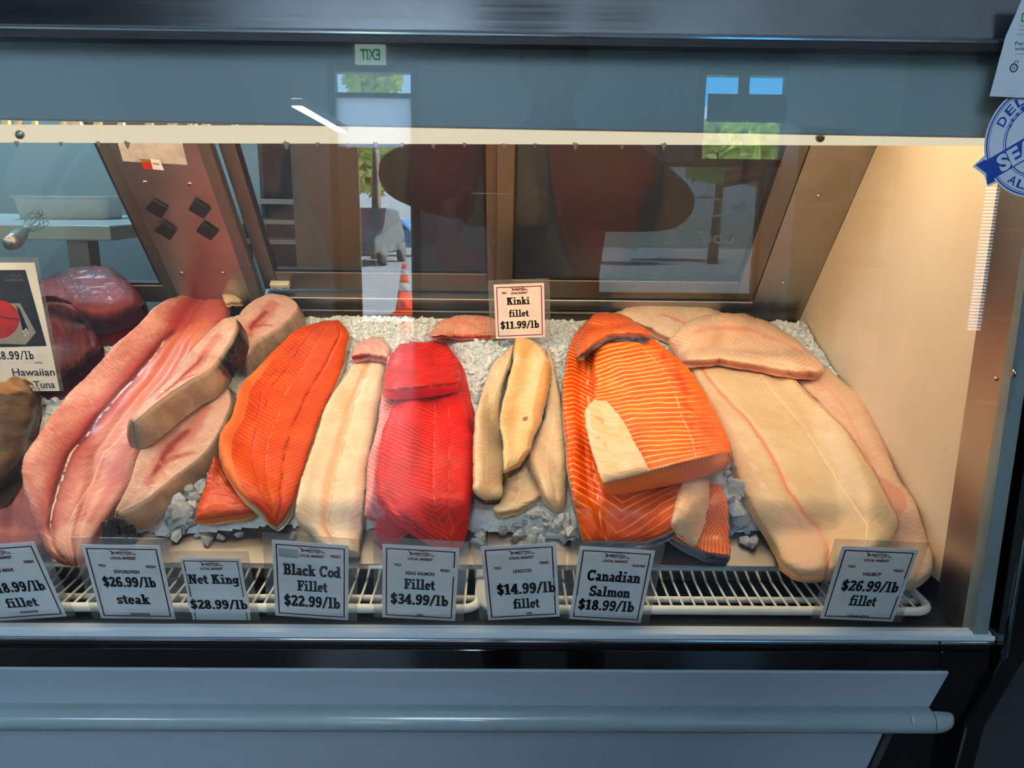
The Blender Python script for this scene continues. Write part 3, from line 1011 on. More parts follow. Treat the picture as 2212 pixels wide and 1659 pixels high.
# colours
C_MAHI, C_MAHI2 = rgb(214, 142, 120), rgb(194, 108, 96)
C_RED = rgb(150, 40, 44)
M_MAHI = flesh('mahi flesh', C_MAHI, C_MAHI2,
    lines=[([(0, .42), (.12, .47), (.3, .42), (.5, .40), (.66, .38), (.78, .30), (.9, .16)], 0.24, rgb(172, 58, 58), 0.85, 0.05),
           ([(0, .45), (.12, .49), (.3, .43), (.5, .41), (.66, .385), (.78, .31), (.9, .17)], 0.075, rgb(98, 16, 26), 0.9, 0.04),
           ([(.2, .49), (.35, .45), (.5, .43), (.66, .40), (.78, .32), (.9, .19)], 0.016, rgb(240, 206, 176), 0.9, 0.05, 60),
           ([(.45, .75), (.6, .72), (.75, .62), (.9, .45)], 0.012, rgb(238, 204, 190), 0.6, 0.05),
           ([(.55, .9), (.75, .82), (.95, .75)], 0.09, rgb(196, 92, 92), 0.6, 0.05)],
    patches=[(0.05, .7, .12, .5, rgb(186, 66, 62), 0.75), (0.3, .75, .2, .3, rgb(222, 120, 92), 0.7), (.95, .6, .08, .4, rgb(226, 176, 158), 0.6)],
    fibre=(420, 0.35, rgb(240, 196, 178), 0.9), side=rgb(196, 104, 98), sss=0.1)
M_MAHI_B = flesh('mahi flesh lower', rgb(206, 128, 112), rgb(184, 92, 86), lines=[([(.1, .5), (.9, .5)], 0.1, rgb(160, 60, 60), .6, .08)], side=rgb(176, 90, 84))
M_SWORD = flesh('swordfish flesh', rgb(236, 190, 168), rgb(226, 168, 146),
    lines=[([(.22, .62), (.40, .50), (.62, .50), (.85, .42)], 0.26, rgb(206, 92, 84), 0.7, 0.25),
           ([(.30, .56), (.45, .47), (.66, .46)], 0.10, rgb(150, 34, 38), 0.85, 0.16),
           ([(.36, .5), (.46, .68), (.52, .86)], 0.12, rgb(190, 60, 60), 0.7, 0.2)],
    fibre=(700, 0.35, rgb(248, 222, 206), 0.5), side=rgb(232, 204, 176))
M_SWORD_SKIN = skin_mat('swordfish skin', rgb(176, 146, 118), rgb(140, 116, 96))
M_SWORD_SKIN2 = skin_mat('swordfish skin with dark back', rgb(186, 156, 128), rgb(150, 124, 102), dark=(rgb(12, 16, 24), 0.60, 0.67), coat=.25)
M_FILM = film('cling film', (0.94, 0.93, 0.92, 1), 0.04, 46)
M_FILM2 = film('crinkled cling film', (0.92, 0.9, 0.88, 1), 0.014, 34, 1.0)
M_TUNA = flesh('tuna flesh', rgb(132, 40, 36), rgb(92, 26, 28), fibre=(180, .25, rgb(150, 70, 52), .2), rough=0.5, sss=0.05, mott=12, coat=.04, spec=.2, side=rgb(100, 30, 30))
M_TUNA2 = flesh('dark tuna flesh', rgb(104, 34, 34), rgb(70, 22, 24), fibre=(160, .3, rgb(150, 90, 78), .2), rough=0.5, sss=0.05, mott=30, coat=.04, spec=.2, side=rgb(80, 26, 26))
M_SCRAP = flesh('dark fish skin scrap', rgb(44, 42, 38), rgb(16, 16, 17), mott=70, side=rgb(24, 24, 24))
M_BROWN = flesh('brown roast', rgb(92, 66, 36), rgb(50, 36, 22), rough=0.4, sss=0.05, mott=24, patches=[(.08, .7, .16, .4, rgb(168, 112, 48), .7)], side=rgb(70, 48, 26))
M_NET = flesh('orange salmon flesh', rgb(218, 78, 14), rgb(202, 56, 8),
    lines=[([(.0, .3), (.2, .32), (.5, .34), (.75, .38), (.95, .45)], 0.012, rgb(150, 36, 10), .8, .05, 30),
           ([(.08, .82), (.25, .76), (.5, .72), (.75, .74), (.97, .72)], 0.022, rgb(140, 30, 8), .85, .05, 34),
           ([(.1, .2), (.35, .24), (.6, .3)], 0.012, rgb(160, 40, 14), .7, .05, 22),
           ([(.05, .5), (.5, .52), (.9, .56)], 0.008, rgb(250, 170, 90), .6, .02, 75)],
    stripes=dict(period=0.0085, k=0.7, col=rgb(244, 140, 66), thin=0.80, amt=.24, ga=.08, wob=.012, glow=rgb(240, 120, 50)),
    patches=[(.95, .8, .1, .3, rgb(190, 52, 12), .5), (.6, .05, .4, .1, rgb(236, 130, 60), .6)], side=rgb(222, 140, 70), sssr=(1, .3, .1), spec=.2, coat=.12)
M_NET_B = flesh('orange salmon flesh lower', rgb(222, 84, 28), rgb(206, 66, 20), lines=[([(.1, .25), (.9, .2)], .03, rgb(160, 40, 14), .5, .05)], side=rgb(206, 110, 40), rough=0.36, freckle=(.5, rgb(150, 40, 14), 60))
M_SKIN_PALE = skin_mat('pale fish skin', rgb(214, 196, 150), rgb(186, 168, 128))
M_SKIN_SILVER = skin_mat('silver fish skin', rgb(150, 156, 162), rgb(70, 76, 84), metal=0.35)
M_SKIN_DARK = skin_mat('dark fish skin', rgb(52, 48, 42), rgb(22, 22, 22))
M_COD = flesh('black cod flesh', rgb(242, 218, 178), rgb(236, 200, 158),
    lines=[([(.0, .45), (.3, .45), (.6, .42), (.95, .4)], .12, rgb(232, 158, 112), .75, .03),
           ([(.0, .55), (.3, .54), (.6, .52), (.95, .5)], .015, rgb(226, 140, 96), .7, .02, 70),
           ([(.5, .92), (.95, .85)], .1, rgb(238, 176, 150), .6, .05)],
    fibre=(420, .4, rgb(252, 240, 214), .6), side=rgb(196, 172, 132), rough=0.3, sssr=(1, .6, .3))
M_PINK = flesh('pale pink fish', rgb(232, 164, 140), rgb(226, 140, 122), fibre=(300, .3, rgb(242, 200, 180), .3), side=rgb(214, 120, 104))
M_KINKI = flesh('kinki flesh', rgb(242, 166, 132), rgb(232, 138, 104), lines=[([(.1, .85), (.5, .92), (.9, .8)], .08, rgb(222, 84, 50), .7, .1)], fibre=(240, .4, rgb(248, 200, 178), .3), side=rgb(224, 104, 70))
M_KING = flesh('king salmon flesh', rgb(216, 22, 8), rgb(192, 14, 6),
    lines=[([(.0, .56), (.4, .58), (.7, .6), (1, .6)], .008, rgb(240, 120, 80), .7, .02, 80), ([(.0, .74), (.4, .74), (.7, .76), (1, .78)], .008, rgb(244, 120, 60), .6, .02, 80)],
    stripes=dict(period=0.0075, k=0.55, cv=0.012, ca=0.048, col=rgb(255, 120, 74), thin=0.86, amt=.42, ga=.1, wob=.02, fade=[(1.2, .2)], glow=rgb(240, 60, 24), sgn=-1.0),
    side=rgb(190, 20, 10), sssr=(1, .15, .05), sss=.02, spec=.16, coat=.1)
M_KING_TOP = flesh('king salmon flesh plain', rgb(204, 22, 10), rgb(172, 12, 8), stripes=dict(period=0.007, k=.3, col=rgb(244, 90, 60), thin=.85, amt=.4, wob=.01, glow=rgb(230, 50, 24)), side=rgb(224, 24, 14), sssr=(1, .15, .05), sss=.02, spec=.16, coat=.1)
M_KING_PALE = flesh('king salmon pink edge', rgb(240, 150, 140), rgb(232, 118, 110), stripes=dict(period=0.0085, k=.6, col=rgb(250, 200, 190), thin=.8, amt=.5, wob=.012), side=rgb(220, 90, 80), rough=.33)
M_LING = flesh('lingcod flesh', rgb(232, 200, 158), rgb(222, 178, 134), lines=[([(.1, .5), (.9, .45)], .04, rgb(246, 226, 186), .5, .05)], fibre=(300, .4, rgb(246, 224, 186), .5), freckle=(.4, rgb(212, 146, 92), 26),
    side=rgb(216, 176, 128), rough=.3, sssr=(1, .6, .3))
M_LING2 = flesh('lingcod flesh browned', rgb(236, 200, 142), rgb(226, 178, 114), patches=[(.45, .88, .25, .16, rgb(214, 134, 62), .6), (.06, .35, .1, .4, rgb(228, 176, 96), .6), (.62, .6, .015, .07, rgb(104, 50, 20), .8, .3)],
    fibre=(300, .4, rgb(246, 222, 180), .5), side=rgb(216, 172, 118), rough=.3, sssr=(1, .6, .3))
C_FAT = rgb(255, 190, 116)
M_CAN = flesh('farmed salmon flesh', rgb(238, 88, 8), rgb(222, 66, 6),
    lines=[([(.0, .22), (.5, .2), (1, .22)], .012, rgb(255, 196, 140), .8, .03, 60)],
    stripes=dict(period=0.0115, k=0.6, cv=-0.012, ca=-0.082, s2=-1.0, col=rgb(255, 176, 92), thin=.86, amt=.95, wob=.012, glow=rgb(246, 120, 20), sgn=-1.0),
    patches=[(.95, .6, .1, .5, rgb(214, 58, 10), .4)], side=rgb(222, 70, 10), sssr=(1, .35, .1), sss=.03, spec=.22, coat=.12)
M_CAN_TOP = flesh('farmed salmon slab', rgb(246, 112, 12), rgb(238, 88, 8),
    lines=[([(.1, .9), (.5, .80), (.95, .78)], .09, rgb(206, 44, 8), .7, .08, 40), ([(.0, .7), (.3, .74), (.6, .72), (1, .74)], .01, rgb(255, 190, 130), .8, .03, 70)],
    stripes=dict(period=0.0112, k=0.16, c0=-0.03, p=1.0, tilt=-0.25, col=rgb(255, 196, 120), thin=.85, amt=1.0, wob=.014, glow=rgb(252, 150, 40), sgn=-1.0, fade=[(1.02, .7)]),
    side=rgb(226, 84, 10), sssr=(1, .35, .1), sss=.03, spec=.22, coat=.12)
M_CAN_V = flesh('farmed salmon tail flesh', rgb(232, 100, 22), rgb(214, 74, 14),
    stripes=dict(period=0.0075, k=1.5, c0=0.03, p=1.0, col=rgb(255, 176, 104), thin=.8, amt=.9, wob=.006, glow=rgb(246, 130, 40), sgn=-1.0), side=rgb(252, 120, 26), rough=.3, sss=.1)
M_CAN_STRIP = flesh('farmed salmon end strip', rgb(240, 90, 16), rgb(222, 66, 8), lines=[([(.3, .0), (.42, .5), (.46, 1)], .03, rgb(255, 190, 140), .5, .05)], stripes=dict(period=.009, k=.5, col=rgb(255, 160, 84), thin=.85, amt=.5, wob=.014), side=rgb(216, 60, 10), rough=.3, sss=.1)
M_BELLY = flesh('pale salmon belly', rgb(250, 206, 158), rgb(242, 182, 126), freckle=(.45, rgb(214, 80, 60), 30), fibre=(160, .35, rgb(252, 226, 190), .2), side=rgb(240, 160, 100), rough=.3, sssr=(1, .5, .25))
C_HAL, C_HAL2 = rgb(230, 198, 152), rgb(220, 180, 132)
M_HAL = flesh('halibut flesh', C_HAL, C_HAL2,
    lines=[([(0, .08), (.25, .25), (.5, .31), (.75, .34), (1, .55)], .035, rgb(232, 142, 104), .75, .03),
           ([(0, .08), (.25, .25), (.5, .31), (.75, .34), (1, .55)], .010, rgb(210, 92, 70), .5, .05),
           ([(.35, .66), (.6, .7), (.95, .78)], .008, rgb(250, 230, 190), .8, .02),
           ([(.02, .97), (.5, .985), (.85, .985)], .012, rgb(214, 90, 80), .8, .02),
           ([(.25, .1), (.45, .13), (.6, .16), (.9, .3)], .035, rgb(246, 206, 190), .6, .06, 40)],
    patches=[(.85, .25, .14, .2, rgb(236, 186, 156), .6), (.3, .0, .3, .12, rgb(232, 190, 150), .6)],
    fibre=(380, .2, rgb(246, 226, 188), .6), bump=.25, side=rgb(226, 178, 136), sss=.1, sssr=(1, .6, .3), mott=9)
M_HAL_B = flesh('halibut flesh lower', rgb(232, 190, 152), rgb(226, 172, 136), lines=[([(0, .5), (1, .55)], .05, rgb(230, 150, 126), .5, .05)], patches=[(.62, .5, .1, .4, rgb(222, 130, 112), .6)], fibre=(300, .3, rgb(244, 214, 184), .4), side=rgb(222, 170, 140), sss=.1, sssr=(1, .6, .3))
M_HAL_C = flesh('halibut fillet pink', rgb(242, 196, 152), rgb(236, 174, 132), lines=[([(.15, .3), (.5, .3), (.9, .4)], .08, rgb(232, 134, 108), .55, .06), ([(.2, .75), (.9, .85)], .03, rgb(250, 220, 186), .6, .04)],
    stripes=dict(period=.009, k=.6, col=rgb(250, 216, 180), thin=.75, amt=.5, wob=.014), side=rgb(236, 160, 116), rough=.26, sss=.15, sssr=(1, .55, .3))
M_HAL_D = flesh('halibut fillet back', rgb(238, 206, 170), rgb(230, 184, 146), lines=[([(.4, .35), (.7, .5)], .05, rgb(222, 96, 90), .7, .06)], fibre=(260, .4, rgb(250, 228, 200), .3), side=rgb(228, 176, 140), rough=.26, sss=.15, sssr=(1, .6, .3))

def make(name, label, secs, mat, thick, skin=None, group=None, cat='fish', wrap=None, flare=0.0, skin_name='skin', **kw):
    p = slab(secs, thick, **kw)
    if skin is None and wrap is None:
        o = piece_mesh(name, p, mat, None)
        tag(o, label, cat, group)
        return o, p
    r = ftop(name, label, p, cat, group)
    piece_mesh('flesh', p, mat, r, skin, skin_name, under=-flare)
    if wrap is not None:
        piece_mesh('cling_film', p, wrap, r, None, grow=0.0016, under=-flare * 1.04)
    return r, p
# ------------------------------------------------------------------ the fish, from what lies lowest to what lies on top
# tuna loins and the brown roast
make('tuna_loin', 'dark red tuna loin in cling film, the tall rounded one against the rear frame',
     [(60, 640, 60, 668), (95, 606, 100, 672), (135, 585, 146, 684), (190, 575, 200, 700), (240, 580, 240, 695), (275, 605, 278, 680), (300, 634, 304, 662), (312, 650, 314, 656)],
     M_TUNA, 0.075, cat='tuna', wrap=M_FILM2, edge=(.75, .3), ends=(.5, .3), k=2.2, seed=1, wob=1.2)
make('tuna_loin', 'crinkled maroon tuna loin in cling film, between the tuna photo sign and the pink fillet',
     [(50, 650, 70, 828), (85, 640, 115, 822), (125, 640, 150, 806), (160, 662, 182, 785), (190, 698, 205, 766), (215, 735, 220, 750)],
     M_TUNA2, 0.06, cat='tuna', wrap=M_FILM2, edge=(.75, .3), ends=(.6, .3), seed=2)
# mahi
make('mahi_fillet', 'dusky pink mahi fillet at the left edge, lying under the long pink fillet',
     [(5, 1008, 66, 985), (-35, 1070, 84, 1050), (-75, 1130, 105, 1110), (-80, 1175, 108, 1160), (-50, 1205, 90, 1190)], M_MAHI_B, 0.024, seed=3, edge=(.3, .4))
make('wrapped_roast', 'dark brown rounded roast in cling film, cut off by the left edge',
     [(-60, 795, 6, 786), (-110, 822, 52, 812), (-130, 870, 80, 855), (-130, 925, 70, 925), (-120, 985, 50, 980), (-90, 1035, 20, 1024), (-60, 1062, -8, 1052)],
     M_BROWN, 0.055, cat='roast', wrap=M_FILM2, edge=(.3, .3), k=2.0, seed=4)
mahi_g = summed(bump_line([(0, .45), (.12, .49), (.3, .43), (.5, .41), (.66, .385), (.78, .31), (.9, .17)], .06, .004), bump_line([(.45, .75), (.6, .72), (.75, .62), (.9, .45)], .02, .0015),
                bump_line([(.86, .62), (1, .6)], .05, .006))
r, p = make('mahi_fillet', 'long pink mahi fillet with a dark red line down its middle',
     [(400, 634, 478, 628), (358, 648, 492, 655), (304, 695, 487, 690), (236, 759, 462, 745), (189, 810, 432, 805), (128, 877, 385, 870), (84, 938, 335, 935), (51, 992, 303, 980),
      (50, 1040, 288, 1045), (62, 1095, 255, 1090), (85, 1150, 218, 1143), (112, 1198, 192, 1185), (140, 1213, 178, 1211)],
     M_MAHI, 0.030, group=None, nu=170, nv=70, seed=5, edge=(.35, .4), groove=mahi_g, skin=M_MAHI_B, skin_name='cut_side', k=3.4, drape=7)
q = slab([(478, 634, 486, 656), (500, 630, 504, 655), (518, 634, 516, 655), (528, 644, 524, 652)], 0.012, nu=30, nv=16, seed=6)
piece_mesh('tail_flap', q, M_LING, r)

# swordfish steaks
ST = dict(edge=(.95, .95), ends=(.9, .9), k=6, rough=.0008, wob=.8, drape=5, wrap=M_FILM)
G = 'swordfish steaks'
make('swordfish_steak', 'rearmost pale swordfish steak, beside the top of the orange fillet',
     [(520, 752, 534, 764), (510, 724, 548, 742), (513, 688, 572, 725), (531, 662, 606, 703), (562, 642, 633, 677), (592, 635, 640, 655), (614, 637, 630, 645)], M_SWORD, 0.046, skin=M_SWORD_SKIN, group=G, seed=8, flare=.2, **ST)
make('swordfish_steak', 'frontmost swordfish steak, lowest of the stack with a tan skin edge',
     [(250, 1100, 260, 1110), (266, 1070, 300, 1090), (284, 1030, 345, 1056), (300, 980, 392, 1016), (317, 945, 434, 984), (351, 921, 466, 942), (405, 881, 489, 897), (456, 847, 498, 862), (486, 832, 491, 836)],
     M_SWORD, 0.038, skin=M_SWORD_SKIN, group=G, seed=9, flare=.2, **ST)
make('fish_skin_scrap', 'small dark rough scrap of fish skin below the front swordfish steak',
     [(216, 1132, 219, 1168), (236, 1118, 246, 1176), (266, 1122, 278, 1176), (292, 1142, 298, 1168)], M_SCRAP, 0.010, seed=7, rough=.003, nu=40, nv=24, cat='fish skin', wob=3)
make('swordfish_steak', 'swordfish steak with a dark navy skin end, on top of the stack',
     [(280, 906, 286, 913), (294, 889, 307, 897), (328, 854, 350, 862), (364, 820, 407, 824), (398, 776, 455, 795), (435, 732, 486, 755), (466, 702, 502, 728), (494, 686, 511, 702), (507, 687, 511, 692)],
     M_SWORD, 0.046, skin=M_SWORD_SKIN2, group=G, seed=10, flare=.26, **ST)

# net king
make('salmon_fillet', 'short orange salmon piece under the foot of the long orange fillet',
     [(462, 985, 478, 1000), (445, 1040, 512, 1062), (428, 1092, 553, 1094), (421, 1124, 548, 1106)], M_NET_B, 0.022, cat='salmon', seed=11, ends=(.3, .5))
ng = summed(bump_line([(.0, .3), (.2, .32), (.5, .34), (.75, .38), (.95, .45)], .015, .0016), bump_line([(.08, .82), (.25, .76), (.5, .72), (.75, .74), (.97, .72)], .02, .0035), bump_line([(.05, .5), (.9, .56)], .03, .0015))
make('salmon_fillet', 'long bright orange salmon fillet with split seams, behind the Net King and Black Cod tags',
     [(700, 693, 730, 691), (660, 704, 749, 712), (607, 741, 748, 755), (565, 786, 735, 808), (520, 835, 712, 862), (503, 894, 692, 905), (474, 948, 672, 965), (475, 995, 660, 1008),
      (500, 1043, 645, 1050), (535, 1082, 632, 1090), (565, 1108, 610, 1125), (580, 1130, 597, 1140)], M_NET, 0.026, skin=M_SKIN_PALE, cat='salmon', nu=150, nv=64, seed=12, groove=ng, k=3.0, edge=(.35, .45))
# black cod
cg = summed(bump_line([(0, .45), (.5, .42), (1, .4)], .08, .003), bump_line([(0, .55), (1, .5)], .02, .001))
make('black_cod_fillet', 'long cream cod fillet with a salmon-coloured centre line, beside the red salmon',
     [(775, 768, 826, 770), (752, 805, 831, 800), (725, 842, 826, 840), (703, 880, 818, 882), (687, 928, 808, 930), (667, 988, 797, 990), (650, 1042, 791, 1050), (640, 1088, 785, 1105), (641, 1122, 781, 1150), (668, 1150, 778, 1178), (696, 1184, 776, 1197)],
     M_COD, 0.024, skin=M_SKIN_PALE, cat='cod', nu=150, nv=56, seed=13, groove=cg, k=3.0, edge=(.4, .4))
make('fish_piece', 'small rosy fish piece lying across the top of the cream cod fillet',
     [(759, 766, 761, 771), (772, 742, 786, 766), (798, 729, 812, 769), (830, 733, 836, 774), (844, 750, 843, 774)], M_PINK, 0.018, nu=44, nv=26, seed=14)
# king salmon
make('salmon_fillet', 'red salmon fillet lowest of the red stack, its edge showing beside the pale fillets',
     [(884, 738, 962, 740), (872, 780, 996, 785), (868, 830, 1012, 832), (866, 890, 1025, 900), (870, 960, 1029, 970), (880, 1020, 1028, 1030), (900, 1080, 1020, 1085), (930, 1120, 1008, 1130)], M_KING_TOP, 0.020, cat='salmon', seed=15)
make('salmon_fillet', 'pinkish salmon strip under the left side of the red slab, next to the cod',
     [(838, 770, 920, 760), (824, 853, 900, 850), (812, 935, 880, 940), (796, 991, 870, 1000), (791, 1060, 860, 1070), (788, 1112, 838, 1125)], M_KING_PALE, 0.020, cat='salmon', seed=16)
make('salmon_chunk', 'small red salmon chunk on the ice under the front of the red slab',
     [(814, 1168, 817, 1176), (812, 1132, 846, 1166), (828, 1120, 884, 1142), (850, 1112, 890, 1125)], M_KING_TOP, 0.016, cat='salmon', seed=17, nu=40, nv=24)
kg = summed(bump_line([(0, .56), (1, .6)], .03, .0022), bump_line([(0, .74), (1, .78)], .02, .0012), bump_line([(.1, .05), (.35, .12)], .05, .003))
make('salmon_fillet', 'large deep red salmon slab with fine pale chevrons, front of the red stack',
     [(868, 840, 986, 835), (856, 862, 1003, 868), (840, 892, 1014, 905), (825, 944, 1022, 945), (814, 998, 1025, 985), (813, 1045, 1023, 1034), (824, 1086, 1017, 1084), (850, 1115, 1010, 1120), (895, 1142, 1004, 1150), (932, 1172, 998, 1173)],
     M_KING, 0.026, skin=M_KING_TOP, skin_name='cut_side', cat='salmon', nu=150, nv=70, seed=18, groove=kg, k=3.2, edge=(.4, .5))
make('salmon_fillet', 'short red salmon piece laid across the top of the red slab',
     [(864, 742, 945, 736), (846, 765, 974, 758), (836, 790, 990, 790), (829, 818, 992, 815), (826, 846, 988, 828)], M_KING_TOP, 0.024, cat='salmon', seed=19, ends=(.4, .85), wend=.2, edge=(.4, .6))
# kinki
make('kinki_fillet', 'small coral pink fillet on the ice behind the Kinki tag',
     [(925, 722, 930, 728), (950, 695, 965, 727), (990, 682, 1012, 728), (1035, 682, 1050, 725), (1072, 690, 1085, 722), (1096, 704, 1098, 714)], M_KINKI, 0.014, cat='kinki', seed=20, nu=60, nv=30)
# lingcod
make('lingcod_fillet', 'broad pale lingcod end sticking out below the other lingcod fillets',
     [(1095, 1005, 1140, 1003), (1088, 1041, 1160, 1035), (1075, 1075, 1172, 1066), (1064, 1098, 1146, 1088), (1074, 1111, 1108, 1107)], M_LING, 0.014, cat='lingcod', seed=21, nu=60)
make('lingcod_fillet', 'narrow lingcod fillet with dark skin along its edge, nearest the red salmon',
     [(1106, 744, 1112, 744), (1081, 768, 1107, 785), (1059, 797, 1098, 805), (1041, 846, 1086, 842), (1028, 889, 1080, 880), (1024, 944, 1082, 930), (1022, 998, 1086, 985), (1021, 1034, 1086, 1034), (1027, 1066, 1084, 1064), (1044, 1080, 1077, 1078)],
     M_LING, 0.024, skin=M_SKIN_DARK, cat='lingcod', seed=22, k=2.6, edge=(.35, .6), nu=110)
make('lingcod_fillet', 'pale lingcod fillet leaning against the big orange salmon',
     [(1180, 752, 1189, 760), (1183, 800, 1206, 831), (1180, 860, 1215, 878), (1168, 920, 1222, 928), (1152, 955, 1225, 965), (1140, 985, 1226, 1000), (1146, 1012, 1225, 1040), (1162, 1040, 1224, 1062), (1178, 1078, 1222, 1085), (1197, 1100, 1217, 1098)],
     M_LING, 0.020, cat='lingcod', seed=23, nu=110)
make('lingcod_fillet', 'browned cream lingcod fillet on top, just below the Kinki tag',
     [(1114, 728, 1138, 727), (1110, 752, 1168, 746), (1106, 788, 1186, 776), (1092, 846, 1189, 812), (1083, 882, 1182, 860), (1081, 920, 1168, 907), (1086, 962, 1153, 944), (1087, 998, 1140, 978), (1087, 1024, 1122, 1008)],
     M_LING2, 0.026, skin=M_SKIN_DARK, cat='lingcod', seed=24, k=2.6, edge=(.4, .3), nu=110)
# halibut
make('halibut_fillet', 'rearmost white halibut fillet, reaching under the steel door track',
     [(1326, 676, 1330, 686), (1375, 657, 1390, 705), (1430, 651, 1450, 735), (1490, 653, 1495, 755), (1545, 668, 1540, 720), (1585, 688, 1575, 715)], M_HAL_D, 0.020, cat='halibut', seed=25)
make('halibut_fillet', 'wide halibut fillet lying lowest of the three, its end hanging over the wire rack',
     [(1690, 795, 1785, 792), (1720, 830, 1825, 828), (1760, 870, 1865, 865), (1790, 920, 1890, 918), (1820, 980, 1919, 984), (1840, 1040, 1945, 1040), (1860, 1090, 1975, 1085), (1860, 1140, 1992, 1130),
      (1860, 1190, 2008, 1180), (1870, 1225, 2016, 1212), (1890, 1254, 2010, 1240), (1920, 1272, 1985, 1262)], M_HAL_B, 0.030, cat='halibut', seed=26, nu=140, nv=50, edge=(.3, .45), k=3)
hg = summed(bump_line([(0, .08), (.25, .25), (.5, .31), (.75, .34), (1, .55)], .03, .003), bump_line([(.35, .66), (.95, .78)], .012, .0012))
make('halibut_fillet', 'large cream halibut fillet with a thin red line down it, behind the HALIBUT tag',
     [(1490, 783, 1700, 800), (1500, 815, 1735, 838), (1525, 870, 1775, 875), (1555, 925, 1835, 932), (1580, 985, 1870, 985), (1600, 1050, 1900, 1035), (1630, 1105, 1930, 1090), (1658, 1150, 1947, 1130),
      (1680, 1192, 1925, 1170), (1698, 1222, 1880, 1210), (1730, 1246, 1830, 1240)], M_HAL, 0.034, cat='halibut', nu=180, nv=90, seed=27, groove=hg, edge=(.35, .3), k=3)
make('halibut_fillet', 'pinkish halibut fillet laid crosswise over the top of the large halibut fillet',
     [(1445, 735, 1470, 783), (1475, 700, 1505, 782), (1530, 680, 1560, 780), (1590, 676, 1625, 790), (1645, 690, 1695, 802), (1700, 718, 1745, 807), (1745, 755, 1772, 805), (1778, 785, 1780, 800)],
     M_HAL_C, 0.022, cat='halibut', nu=110, nv=60, seed=28)
# Canadian salmon
make('salmon_fillet', 'narrow salmon tail with V-shaped stripes and silver skin, under the big orange fillet',
     [(1470, 1040, 1555, 1045), (1465, 1080, 1570, 1080), (1455, 1120, 1574, 1120), (1445, 1155, 1576, 1165), (1500, 1185, 1577, 1192), (1545, 1200, 1574, 1204)], M_CAN_V, 0.022, skin=M_SKIN_SILVER, cat='salmon', seed=29, edge=(.4, .7), nu=90)
sg = summed(bump_line([(0, .22), (.5, .2), (1, .22)], .03, .003), bump_line([(.78, .14), (1, .3)], .03, .006))
r, p = make('salmon_fillet', 'big orange salmon fillet with pale stripes, lying under the cut slab',
     [(1270, 690, 1340, 690), (1240, 725, 1400, 740), (1227, 765, 1440, 800), (1217, 828, 1470, 870), (1217, 885, 1490, 930), (1221, 942, 1500, 985), (1228, 1010, 1500, 1030), (1236, 1060, 1495, 1065),
      (1246, 1110, 1478, 1105), (1254, 1150, 1455, 1144), (1262, 1172, 1400, 1170)], M_CAN, 0.034, skin=M_SKIN_SILVER, cat='salmon', nu=180, nv=90, seed=30, groove=sg, k=3.2, edge=(.35, .5))
q = slab([(1478, 1030, 1532, 1034), (1462, 1070, 1531, 1070), (1454, 1105, 1527, 1105), (1452, 1135, 1519, 1140), (1468, 1156, 1512, 1162), (1484, 1170, 1504, 1178)], 0.010, nu=50, nv=30, seed=31, edge=(.2, .6), drape=2)
b = piece_mesh('belly_flap', q, M_BELLY, r)
r, p = make('salmon_fillet', 'thick cut slab of orange salmon with bold pale stripes, on top of the big fillet',
     [(1290, 738, 1395, 722), (1285, 770, 1440, 755), (1285, 813, 1485, 795), (1284, 850, 1520, 845), (1275, 886, 1548, 895), (1280, 945, 1572, 945), (1290, 1000, 1578, 968), (1303, 1040, 1574, 978)],
     M_CAN_TOP, 0.040, cat='salmon', nu=150, nv=90, seed=32, edge=(.45, .8), ends=(.5, .92), wend=.06, k=3.4, skin=M_CAN_V, skin_name='cut_side', drape=4)
q = slab([(1284, 862, 1312, 866), (1264, 886, 1344, 905), (1270, 940, 1372, 955), (1284, 990, 1392, 995), (1294, 1020, 1404, 1015), (1302, 1042, 1404, 1018)], 0.0035, nu=70, nv=40, seed=33, edge=(.3, .3), drape=3, rough=.0006, wob=1.8, lift=.0035)
b = piece_mesh('pale_belly', q, M_BELLY, r); b['label'] = 'pale belly patch'
make('salmon_strip', 'curved orange salmon strip laid over the head of the cut slab',
     [(1242, 752, 1250, 770), (1258, 712, 1285, 742), (1285, 678, 1312, 725), (1330, 676, 1345, 722), (1372, 694, 1378, 722), (1403, 716, 1404, 728)], M_CAN_STRIP, 0.020, cat='salmon', seed=34, nu=70, nv=36, skin=M_SKIN_SILVER, edge=(.4, .6))

# ------------------------------------------------------------------ crushed ice
def ice_mat(name, base, rough, tr, white, isl=False):
    nb = NB(name)
    v, x, y, z = nb.coord()
    f = nb.noise(v, 190, 3)
    g = nb.noise(v, 24, 3)
    col = nb.mix(f.step(0.3, 0.7), base, rgb(228, 232, 228))
    col = nb.mix(g.step(0.4, 0.7) * 0.3, col, rgb(206, 202, 184))
    if isl:
        col = nb.mix(S(nb, nb.n('ShaderNodeNewGeometry').outputs['Random Per Island']).step(0.2, 1.0) * 0.55, col, rgb(150, 156, 152))
    return nb.done(nb.principled(col, rough, 0.0, nb.bump(f, 0.6, 0.003), Transmission_Weight=tr, IOR=1.2, Subsurface_Weight=white, Subsurface_Scale=0.008, Subsurface_Radius=(1, 1, 1), Specular_IOR_Level=0.7))
M_ICE = ice_mat('crushed ice', rgb(250, 251, 246), 0.35, 0.0, 0.3)
M_ICEC = ice_mat('clear ice lumps', rgb(244, 247, 244), 0.14, 0.3, 0.1, True)
nx, ns = 560, 200
ix = np.linspace(-1.06, XR - 0.004, nx); isx = np.linspace(0.03, 0.575, ns)
IX, IS = np.meshgrid(ix, isx, indexing='ij')
IH = ice_height(IX, IS)
